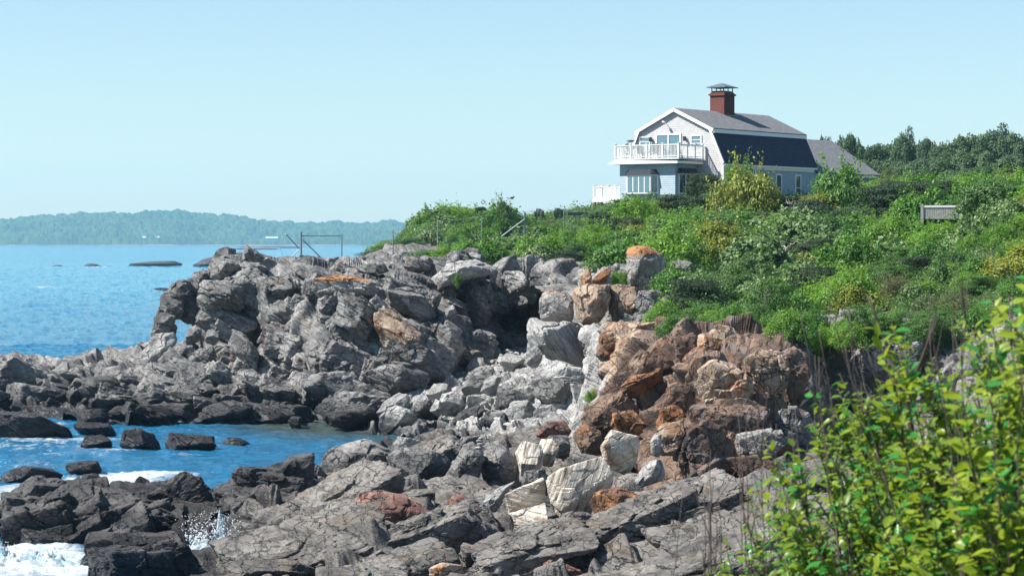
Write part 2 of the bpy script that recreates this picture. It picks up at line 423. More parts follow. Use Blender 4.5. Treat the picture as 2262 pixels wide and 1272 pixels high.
# ------------------------------------------------------------------ the rock and the land
def zones(o, mats, fn):
    me = o.data; [me.materials.append(m_) for m_ in mats]; n_ = len(me.polygons); c_3 = np.empty(n_*3, np.float32); me.polygons.foreach_get('center', c_3); c_3 = c_3.reshape(-1, 3)
    px_ = CX+c_3[:, 0]/c_3[:, 1]*F_PX+45*fbm(c_3*.9, 4, 2); me.polygons.foreach_set('material_index', fn(px_, c_3).astype(np.int32)); me.update()
T = (R(5), R(-26), R(8))
def c_(x, *p): return (x, list(p))
head = [
 c_(424, (432,775,122.5),(424,700,123),(424,660,123.6),(432,622,124.3),(446,602,125.5),(452,625,127),(450,680,134),(450,780,143)),
 c_(490, (505,835,119),(498,745,120.5),(486,690,121.8),(492,620,122.8),(492,585,124.5),(500,578,129),(500,640,140),(500,780,147)),
 c_(600, (600,885,115),(595,800,117.7),(590,745,121.4),(600,700,119.8),(600,640,121),(600,605,123),(600,594,130),(600,610,142),(600,780,152)),
 c_(700, (700,892,112.6),(700,800,114.6),(690,720,116.2),(700,665,118),(700,618,121),(700,598,128),(700,592,136),(720,630,150),(720,800,158)),
 c_(790, (790,890,110.8),(785,820,112.5),(785,740,113.8),(790,680,115.8),(800,632,119),(800,606,125),(810,590,133),(820,575,142)),
 c_(900, (890,870,110.8),(900,800,112.3),(900,740,113.4),(900,690,116.6),(900,632,121),(900,600,126),(900,575,134),(900,555,142)),
 c_(955, (950,855,112),(960,790,113.8),(960,720,118.5),(950,660,121.4),(950,608,123),(950,585,127),(950,570,135),(950,555,142)),
 c_(1010, (1000,830,115.6),(1000,740,118.3),(1000,650,119.6),(1010,595,120.5),(1020,574,122.5),(1020,568,126),(1000,562,134),(1000,555,142)),
 c_(1080, (1060,800,120.5),(1072,720,123),(1085,640,124),(1088,595,122.6),(1090,578,125),(1080,572,128),(1080,568,135),(1080,560,142)),
 c_(1125, (1105,790,124),(1108,700,128.6),(1120,640,128),(1128,603,125.4),(1130,596,127),(1130,592,129),(1130,620,133)),
 c_(1200, (1190,775,123),(1198,700,127.6),(1200,640,127),(1200,604,124.4),(1200,597,126),(1200,592,129),(1200,620,133)),
 c_(1290, (1300,790,112),(1300,700,119),(1285,640,121),(1285,606,121),(1285,598,122.5),(1285,594,125),(1285,630,129)),
 c_(1400, (1400,760,104),(1400,700,108),(1400,650,110),(1400,640,112),(1400,632,114),(1400,690,118)),
]
head = [(x_, [(a, b+(14 if (x_ > 880 and b <= 606 and d_ > 122) else 0), d_) for (a, b, d_) in p_]) for x_, p_ in head]
octs = [((2.9,2.6,2.0),.8,1.1,.12,T), ((1.3,1.1,.7),.15,1.3,.06,T), ((.45,.4,.28),.035,1.2,.015,T)]
cliff_a = rock_loft('headland_cliff', head, 980, 420, octs, M['cliff'], 3, hb=3)
tag(cliff_a, kind='structure')
g_, n_ = GR['headland_cliff']; pxx = lambda c: CX+c[0]/c[1]*F_PX; pyy = lambda c: HZ-(c[2]-EYE)/c[1]*F_PX
DS = lambda c: 1
tag(bedrock_blocks('headland_blocks', g_, n_, 0, 260, .5, 2.1, (1.25, 1., .75), (0, R(26), R(10)), .16, .12, M['cliff'], cliff_a, 5, keep=lambda c: pyy(c) < 860 and not (1095 < pxx(c) < 1270 and pyy(c) > 610) and c[1] < 136 and pyy(c) > (592 if pxx(c) < 840 else 632) and pxx(c) > 470), kind='structure')

right = [
 c_(1255, (1265,1010,84),(1275,940,88),(1290,870,93),(1300,810,97),(1310,760,99),(1330,735,101),(1330,727,103.5),(1330,749,107),(1330,825,110)),
 c_(1340, (1335,1015,78.5),(1335,940,82.5),(1345,860,87),(1345,800,90),(1345,735,92.5),(1345,727,95),(1345,749,98.5),(1345,825,101.5)),
 c_(1410, (1400,1030,75),(1400,950,79),(1405,870,82.5),(1405,800,85.5),(1405,735,87.5),(1405,727,90),(1405,749,93.5),(1405,825,96.5)),
 c_(1500, (1490,1110,70.5),(1490,1030,74.2),(1492,940,77),(1500,860,80),(1510,790,82.5),(1505,735,84.5),(1505,727,87),(1505,749,90.5),(1505,825,93.5)),
 c_(1560, (1560,1105,74.5),(1560,1062,75),(1560,1020,71),(1560,930,74.2),(1560,860,76.2),(1560,800,79),(1560,735,83),(1560,727,85.5),(1560,749,89),(1560,825,92)),
 c_(1640, (1640,1085,72.5),(1640,1050,72.5),(1640,980,72),(1640,900,74.6),(1640,840,76.5),(1640,785,79),(1640,733,84),(1640,725,86.5),(1640,747,90),(1640,823,93)),
 c_(1720, (1720,1060,70.5),(1720,970,73.4),(1720,890,76.2),(1720,810,77.5),(1720,775,79.2),(1720,742,85),(1720,728,88),(1720,720,90.5),(1720,742,94),(1720,818,97)),
 c_(1790, (1795,1040,74),(1795,950,77),(1795,870,79.5),(1785,800,81),(1785,748,84),(1785,730,88),(1785,722,90.5),(1785,744,94),(1785,820,97)),
 c_(1850, (1850,1030,79),(1850,910,84),(1850,815,84.2),(1850,745,86),(1850,725,90),(1850,717,92.5),(1850,739,96),(1850,815,99)),
 c_(2000, (2000,1010,77),(2000,910,80),(2000,810,81),(2000,750,82),(2000,725,86),(2000,717,88.5),(2000,739,92),(2000,815,95)),
 c_(2330, (2330,1010,71),(2330,910,74),(2330,810,76),(2330,750,78),(2330,730,82),(2330,722,84.5),(2330,744,88),(2330,820,91)),
]
T2 = (R(0), R(8), R(15))
octs2 = [((2.6,1.6,2.4),.55,1.5,.16,T2), ((1.1,.9,1.),.13,1.6,.09,T2), ((.45,.4,.4),.03,1.4,.03,T2)]
cliff_b = rock_loft('brown_cliff', right, 900, 420, octs2, M['brown'], 41, fade=([0, .62, .74, 1], [1, 1, .12, .05]), hb=2)
tag(cliff_b, kind='structure')
g_, n_ = GR['brown_cliff']; bb = bedrock_blocks('brown_cliff_blocks', g_, n_, 0, 40, .6, 1.6, (1., .5, 1.2), (R(-8), R(8), R(25)), .1, .25, M['brown'], cliff_b, 10, keep=lambda c: (800 if pxx(c) < 1700 else 780) < pyy(c) < 1080 and pxx(c) < 2100); tag(bb, kind='structure')
for o_z in (bb, cliff_b): zones(o_z, [M['grey'], M['pale'], M['tan']], lambda x, c: np.where(x > 1775, 1, np.where(x < 1322, 2, np.where((x < 1425) & (c[:, 2] > 3.1+.014*(x-1330)), 3, 0))))

shore = [
 c_(-120, (1215,66),(1180,66.5),(1150,68),(1145,73),(1150,80)),
 c_(20, (1210,65.5),(1172,67),(1135,69.5),(1125,73),(1135,80)),
 c_(150, (1240,61),(1190,64.5),(1110,69),(1078,73),(1095,81)),
 c_(260, (1290,58),(1200,63.5),(1110,69),(1078,73),(1095,81)),
 c_(380, (1330,54),(1222,61.5),(1140,67),(1080,72.5),(1095,80)),
 c_(480, (1330,52),(1240,58.5),(1200,63.5),(1120,69),(1098,74),(1110,80)),
 c_(600, (1340,49),(1235,56),(1175,60),(1105,66),(1052,71),(1095,80)),
 c_(750, (1340,47),(1225,54),(1160,58),(1115,63),(1060,71),(1030,77),(1030,84),(1020,92)),
 c_(900, (1340,45),(1225,52),(1150,58),(1110,65),(1060,74),(1020,82),(990,90),(980,99)),
 c_(1050, (1340,44),(1225,51),(1160,57),(1120,63),(1060,72),(1005,80),(975,90),(960,98)),
 c_(1200, (1340,43),(1230,50),(1200,54),(1150,61),(1075,70),(1015,78),(975,86),(950,95)),
 c_(1350, (1340,42),(1215,50),(1170,55),(1145,61),(1065,70),(1015,77),(985,82),(960,86)),
 c_(1500, (1340,41),(1215,49),(1155,55),(1130,61),(1112,70),(1100,78)),
 c_(1650, (1340,41),(1215,48),(1135,54),(1090,62),(1065,68),(1050,76)),
 c_(1900, (1340,40),(1215,45),(1135,51),(1070,60),(1035,72),(1030,80)),
 c_(2400, (1340,38),(1215,43),(1135,49),(1060,58),(1020,68),(1010,78)),
]
T3 = (R(0), R(-20), R(30))
T3b = (R(14), R(-16), R(30))
octs3 = [((2.6,1.6,.6),.5,1.3,.05,T3b), ((1.1,.6,.3),.16,1.4,.03,T3b), ((.4,.3,.2),.025,1.2,.01,T3b)]
for i_, (x_, p_) in enumerate(shore): shore[i_] = (x_, [(py_, d_-(.0)) if False else (py_+(.22/d_*F_PX), d_) for (py_, d_) in p_])
shore_o = rock_loft('shore_ledge', shore, 820, 640, octs3, M['shore'], 77, hb=3)
tag(shore_o, kind='structure')
g_, n_ = GR['shore_ledge']
zones(shore_o, [M['dark']], lambda x, c: np.where(x < 480+(c[:, 1]-60)*14, 1, 0))
KS = lambda c: c[2] > .05 and (pyy(c) > 1075 or pxx(c) > 560) and pyy(c) < 1290 and not (970 < pxx(c) < 1420 and 940 < pyy(c) < 1150)
tag(bedrock_blocks('shore_slabs', g_, n_, 0, 240, .4, 2.1, (1.6, 1., .42), (R(6), R(-14), R(12)), .12, .02, M['shore'], shore_o, 6, keep=lambda c: KS(c) and pxx(c) > 500+(c[1]-60)*14 and not (330 < pxx(c) < 600 and 1120 < pyy(c) < 1290)), kind='structure')
tag(bedrock_blocks('black_shore_blocks', g_, n_, 0, 90, .5, 1.7, (1.3, 1., .7), (R(4), R(-12), R(12)), .18, .02, M['dark'], shore_o, 7, keep=lambda c: KS(c) and 60 < pxx(c) < 500+(c[1]-60)*14 and c[1] < 70.5 and not (330 < pxx(c) < 590 and 1120 < pyy(c) < 1275)), kind='structure')

shelf = [
 c_(-260, (925,112),(880,114),(840,118),(806,125),(812,132),(850,142),(870,152)),
 c_(-40, (925,111.5),(885,113.5),(842,118),(805,125),(812,132),(850,142),(870,152)),
 c_(100, (925,110.5),(890,113),(840,118.5),(805,126),(812,133),(850,142),(870,152)),
 c_(250, (935,107.5),(895,110),(850,115),(798,123),(793,130),(815,140),(860,150)),
 c_(330, (935,107.5),(885,111),(835,116),(785,122),(770,127),(800,138),(860,150)),
 c_(440, (938,107.3),(890,111),(845,116),(795,121),(768,124),(790,136),(850,150)),
 c_(600, (935,107.5),(905,110),(875,113.5),(860,118),(840,124)),
 c_(720, (938,107),(910,109.5),(890,112.5),(880,118)),
 c_(840, (950,104.5),(930,107),(905,110.5),(885,114)),
]
octs4 = [((2.6,1.8,.9),.5,1.2,.08,T3b), ((1.,.8,.42),.22,1.3,.05,T3b), ((.4,.3,.2),.05,1.2,.015,T3b)]
shelf_o = rock_loft('rock_shelf', shelf, 560, 420, octs4, M['grey'], 123, hb=4)
tag(shelf_o, kind='structure')
g_, n_ = GR['rock_shelf']
tag(bedrock_blocks('shelf_blocks', g_, n_, 0, 210, .6, 2.4, (1.4, 1., .6), (R(8), R(22), R(20)), .15, .02, M['grey'], shelf_o, 8, keep=lambda c: c[2] > .3 and c[1] < 130 and (pxx(c) > 430 or pyy(c) > 838) and not (pxx(c) < 300 and c[2] > 1.9)), kind='structure')

beach = [
 c_(800, (962,102),(935,105.5),(905,109.5),(880,114)),
 c_(950, (975,97.5),(925,103.5),(870,109.5),(835,115)),
 c_(1080, (980,93.5),(905,102.5),(840,111.5),(795,119.5),(785,127)),
 c_(1200, (965,90),(890,98.5),(830,106.5),(790,115.5),(780,125)),
 c_(1330, (985,82),(910,89.5),(860,95.5),(810,103.5),(790,112)),
]
octs5 = [((1.1,1.1,.6),.3,1.2,.05,T3), ((.42,.42,.3),.14,1.2,.03,T3)]
beach_o = rock_loft('boulder_beach', beach, 320, 300, octs5, M['pale'], 201)
tag(beach_o, kind='structure')

land = [
 c_(640, (650,124),(612,130),(605,138),(640,155),(760,190),(900,230)),
 c_(760, (640,122),(600,132),(585,142),(590,156),(680,190),(850,230)),
 c_(850, (630,123),(584,134),(566,143),(560,156),(620,190),(800,235)),
 c_(940, (620,124),(576,134),(548,143),(515,153),(512,166),(580,195),(760,240)),
 c_(1030, (600,124),(570,134),(542,144),(505,155),(500,170),(530,205),(680,250)),
 c_(1150, (606,127),(588,132),(562,142),(528,155),(502,170),(484,195),(500,230),(560,300)),
 c_(1300, (740,106),(650,117),(612,123),(588,128),(552,142),(512,160),(482,180),(462,197),(466,230),(500,300)),
 c_(1450, (745,90),(705,97),(672,104),(622,112),(585,125),(525,145),(482,170),(446,190),(440,215),(440,300)),
 c_(1600, (735,86),(700,93),(645,104),(588,122),(528,145),(475,170),(440,190),(430,230),(430,300)),
 c_(1800, (735,87),(685,97),(622,110),(556,130),(502,155),(460,180),(432,205),(425,260),(420,330)),
 c_(2050, (738,85),(672,94),(595,107),(520,127),(468,150),(435,180),(415,220),(405,270),(400,340)),
 c_(2300, (735,81),(660,89),(580,99),(500,113),(455,131),(432,150),(422,200),(410,270),(400,340)),
 c_(2800, (735,76),(660,82),(570,92),(490,105),(440,120),(415,145),(410,200),(400,270),(390,340)),
]
G = loft_grid(land, 520, 420, 6); gp = G.reshape(-1, 3)
gp = gp+np.stack([0*gp[:, 0], 0*gp[:, 0], .3*fbm(gp*.35, 4, 5)+.06*fbm(gp*2, 3, 8)], 1)
land_o = mk('ground', gp, grid_faces(520, 420), SOIL, smooth=True); tag(land_o, kind='structure')
lf_ = np.array([P(0, 0, 1)]); me_ = land_o.data; me_.materials.append(M['grey']); nn_ = len(me_.polygons); c3 = np.empty(nn_*3, np.float32); me_.polygons.foreach_get('center', c3); c3 = c3.reshape(-1, 3)
EDX = [640, 850, 1030, 1150, 1300, 1330, 1400, 1480, 1600, 2800]; EDD = [150, 140, 134, 130, 127.5, 122, 112, 99, 84, 80]
me_.polygons.foreach_set('material_index', (c3[:, 1] < np.interp(CX+c3[:, 0]/c3[:, 1]*F_PX, EDX, EDD)+1.5*fbm(c3, 3, 2)).astype(np.int32)); me_.update()
k_ = c3[:, 1] < np.interp(CX+c3[:, 0]/c3[:, 1]*F_PX, EDX, EDD)-.5
tag(bedrock_blocks('cliff_top_blocks', c3[k_], np.tile([0, -.3, .95], (k_.sum(), 1)), 0, 60, .4, 1.2, (1.3, 1., .7), (0, R(15), R(10)), .2, .15, M['cliff'], land_o, 9, keep=lambda c: 1320 < pxx(c) < 1480 and 640 < pyy(c) < 720 and c[1] > 60), kind='structure')
add_bvh('land', [land_o]); add_bvh('beach', [beach_o]); add_bvh('shore', [shore_o]); add_bvh('shelf', [shelf_o])

# the bluff the camera stands on
u = np.linspace(-14, 30, 120); v = np.linspace(-12, 47, 160)
X, Y = np.meshgrid(u, v, indexing='ij')
Z = np.interp(Y, [-12, 8, 12, 20, 30, 44, 47], [6.3, 6.2, 5.7, 4.3, 2.6, .4, .1])
Z = Z-np.clip((-2-X)/4, 0, 1)**1.5*5*np.clip((Y+2)/14, 0, 1)-np.clip((-4-X)/6, 0, 1)*2.5
gp = np.stack([X, Y, Z], 2).reshape(-1, 3); gp[:, 2] += .18*fbm(gp*.6, 4, 15)
bl = mk('bluff', gp, grid_faces(120, 160), SOIL, smooth=True); tag(bl, kind='structure'); add_bvh('bluff', [bl])

# ---- fixed relief of the cliffs (parts of the cliffs)
def face(par, outline, d, mat, **kw): return rock('rock_face', outline, d, mat, parent=par, **kw)
AN = dict(aniso=(1.8, 1.8, .7), rot=T)
for ol, d, m in [
 ([(335,745),(337,720),(345,700),(352,680),(392,690),(388,715),(386,745)], 122.6, 'grey'),
 ([(345,704),(350,678),(357,650),(366,646),(414,652),(406,690),(392,706),(365,710)], 123, 'grey'),
 ([(357,662),(362,640),(385,626),(408,620),(432,636),(424,665),(400,675),(365,668)], 123.2, 'cliff'),
 ([(384,632),(388,620),(405,616),(420,620),(416,634)], 123.2, 'grey'),
 ([(402,632),(424,606),(448,594),(462,604),(450,640),(420,650)], 123.5, 'grey'),
 ([(394,700),(402,660),(440,640),(452,700),(430,722),(412,720)], 123.6, 'grey'),
 ([(457,588),(470,569),(494,566),(524,574),(530,593),(484,622),(464,612)], 122.6, 'grey'),
 ([(515,597),(531,578),(571,581),(597,595),(580,613),(524,608)], 122.8, 'cliff'),
 ([(430,660),(450,620),(520,612),(560,640),(530,690),(450,705)], 121.3, 'cliff'),
 ([(540,640),(560,612),(640,610),(660,640),(600,665)], 120.9, 'cliff'),
 ([(590,697),(596,672),(614,661),(655,667),(667,688),(655,721),(608,724)], 118.2, 'grey'),
 ([(600,735),(660,728),(680,760),(670,830),(620,850),(590,800)], 116.6, 'grey'),
 ([(684,642),(690,615),(740,606),(790,610),(830,634),(843,661),(790,663)], 115.8, 'lich2'),
 ([(700,660),(735,648),(745,700),(730,760),(700,750)], 115.6, 'cliff'),
 ([(750,644),(816,666),(830,703),(809,762),(765,768),(738,716)], 112.6, 'cliff'),
 ([(822,688),(866,685),(934,732),(928,768),(916,800),(882,809),(839,781)], 112., 'tan'),
 ([(830,640),(900,634),(960,668),(975,700),(930,716),(860,680)], 115, 'cliff'),
 ([(660,800),(700,740),(760,730),(780,790),(740,840),(680,850)], 113, 'cliff'),
 ([(790,826),(835,807),(897,803),(947,825),(956,845),(913,876),(835,878)], 110.2, 'grey'),
 ([(955,744),(967,716),(989,705),(1020,729),(1025,779),(1001,826),(973,834),(955,776)], 114.4, 'cliff'),
 ([(984,681),(998,670),(1010,691),(997,706),(984,697)], 115.6, 'pale'),
 ([(946,617),(989,584),(1033,574),(1083,577),(1103,603),(1020,622),(974,634)], 119.4, 'pale'),
 ([(984,585),(988,560),(1004,553),(1014,558),(1018,580)], 120.4, 'pale'),
 ([(1014,574),(1020,560),(1045,557),(1064,563),(1062,578)], 121.5, 'pale'),
 ([(890,588),(900,568),(940,562),(960,576),(950,600),(905,604)], 122.5, 'cliff'),
 ([(780,604),(800,584),(850,582),(862,600),(820,612)], 123, 'cliff'),
 ([(1025,660),(1035,620),(1080,610),(1095,660),(1075,720),(1035,720)], 121, 'grey'),
 ([(1107,612),(1114,597),(1155,598),(1167,615),(1157,639),(1127,649),(1112,631)], 122.6, 'pale'),
 ([(1171,600),(1210,596),(1252,606),(1252,642),(1200,647),(1174,632)], 123.4, 'grey'),
 ([(1134,668),(1144,652),(1168,656),(1166,678),(1140,682)], 124, 'grey')]:
    face(cliff_a, ol, d, m, amp=1.5, **AN)
for ol, d, m in [
 ([(1319,741),(1335,722),(1379,714),(1450,709),(1475,729),(1460,768),(1416,800),(1366,800),(1321,794)], 89, 'tan'),
 ([(1300,822),(1300,775),(1330,765),(1350,810),(1340,835)], 91, 'pale'),
 ([(1370,852),(1396,832),(1437,832),(1461,813),(1467,838),(1409,887),(1382,882)], 79.6, 'rust'),
 ([(1380,800),(1430,760),(1480,735),(1530,745),(1520,800),(1450,830),(1400,835)], 82.6, 'brown'),
 ([(1524,847),(1533,818),(1572,794),(1619,799),(1661,836),(1667,861),(1647,891),(1586,898),(1538,887)], 73.6, 'tan'),
 ([(1637,792),(1675,772),(1726,777),(1747,820),(1728,880),(1675,901),(1660,834)], 74.8, 'tan'),
 ([(1724,775),(1754,760),(1788,787),(1793,820),(1765,908),(1729,903)], 75.8, 'brown'),
 ([(1542,742),(1591,722),(1624,726),(1663,768),(1642,789),(1544,798)], 80.4, 'tan'),
 ([(1480,745),(1530,735),(1550,760),(1540,800),(1490,790)], 81.6, 'brown'),
 ([(1470,850),(1530,850),(1540,900),(1500,935),(1462,900)], 76.4, 'brown'),
 ([(1450,905),(1500,895),(1520,940),(1490,965),(1445,950)], 75, 'rust'),
 ([(1491,980),(1510,945),(1558,929),(1605,945),(1630,982),(1621,1026),(1558,1068),(1512,1078),(1487,1017)], 69.8, 'brown'),
 ([(1440,962),(1465,940),(1508,926),(1514,965),(1495,1002),(1460,1008),(1438,997)], 69.8, 'tan'),
 ([(1512,912),(1530,893),(1620,891),(1712,898),(1717,930),(1692,958),(1560,942),(1518,932)], 72.4, 'brown'),
 ([(1620,955),(1726,948),(1742,978),(1700,1012),(1631,1004)], 71, 'grey'),
 ([(1600,1010),(1700,1005),(1720,1040),(1680,1070),(1640,1060)], 69, 'brown'),
 ([(1268,933),(1287,894),(1335,869),(1372,859),(1421,903),(1430,947),(1354,957),(1287,957)], 79.6, 'brown'),
 ([(1347,952),(1352,913),(1400,901),(1430,941),(1409,961)], 76.6, 'rust'),
 ([(1700,905),(1760,900),(1780,960),(1750,1000),(1715,980)], 73.6, 'grey'),
 ([(1670,740),(1720,727),(1812,729),(1817,767),(1760,774),(1688,772)], 83.6, 'grey'),
 ([(1780,748),(1850,742),(1884,770),(1872,812),(1820,812),(1790,792)], 82, 'grey'),
 ([(1797,818),(1900,806),(1962,840),(1952,905),(1830,905),(1800,855)], 81.6, 'grey'),
 ([(1900,770),(1960,750),(2040,760),(2050,830),(1960,850),(1905,820)], 79.6, 'grey')]:
    w_ = (np.ptp([q[0] for q in ol])+np.ptp([q[1] for q in ol]))*d/F_PX; face(cliff_b, ol, d+.12, m, amp=1.5, th=.12*w_+.04, cuts=2, front=.84, ox=.03, oy=-.03)

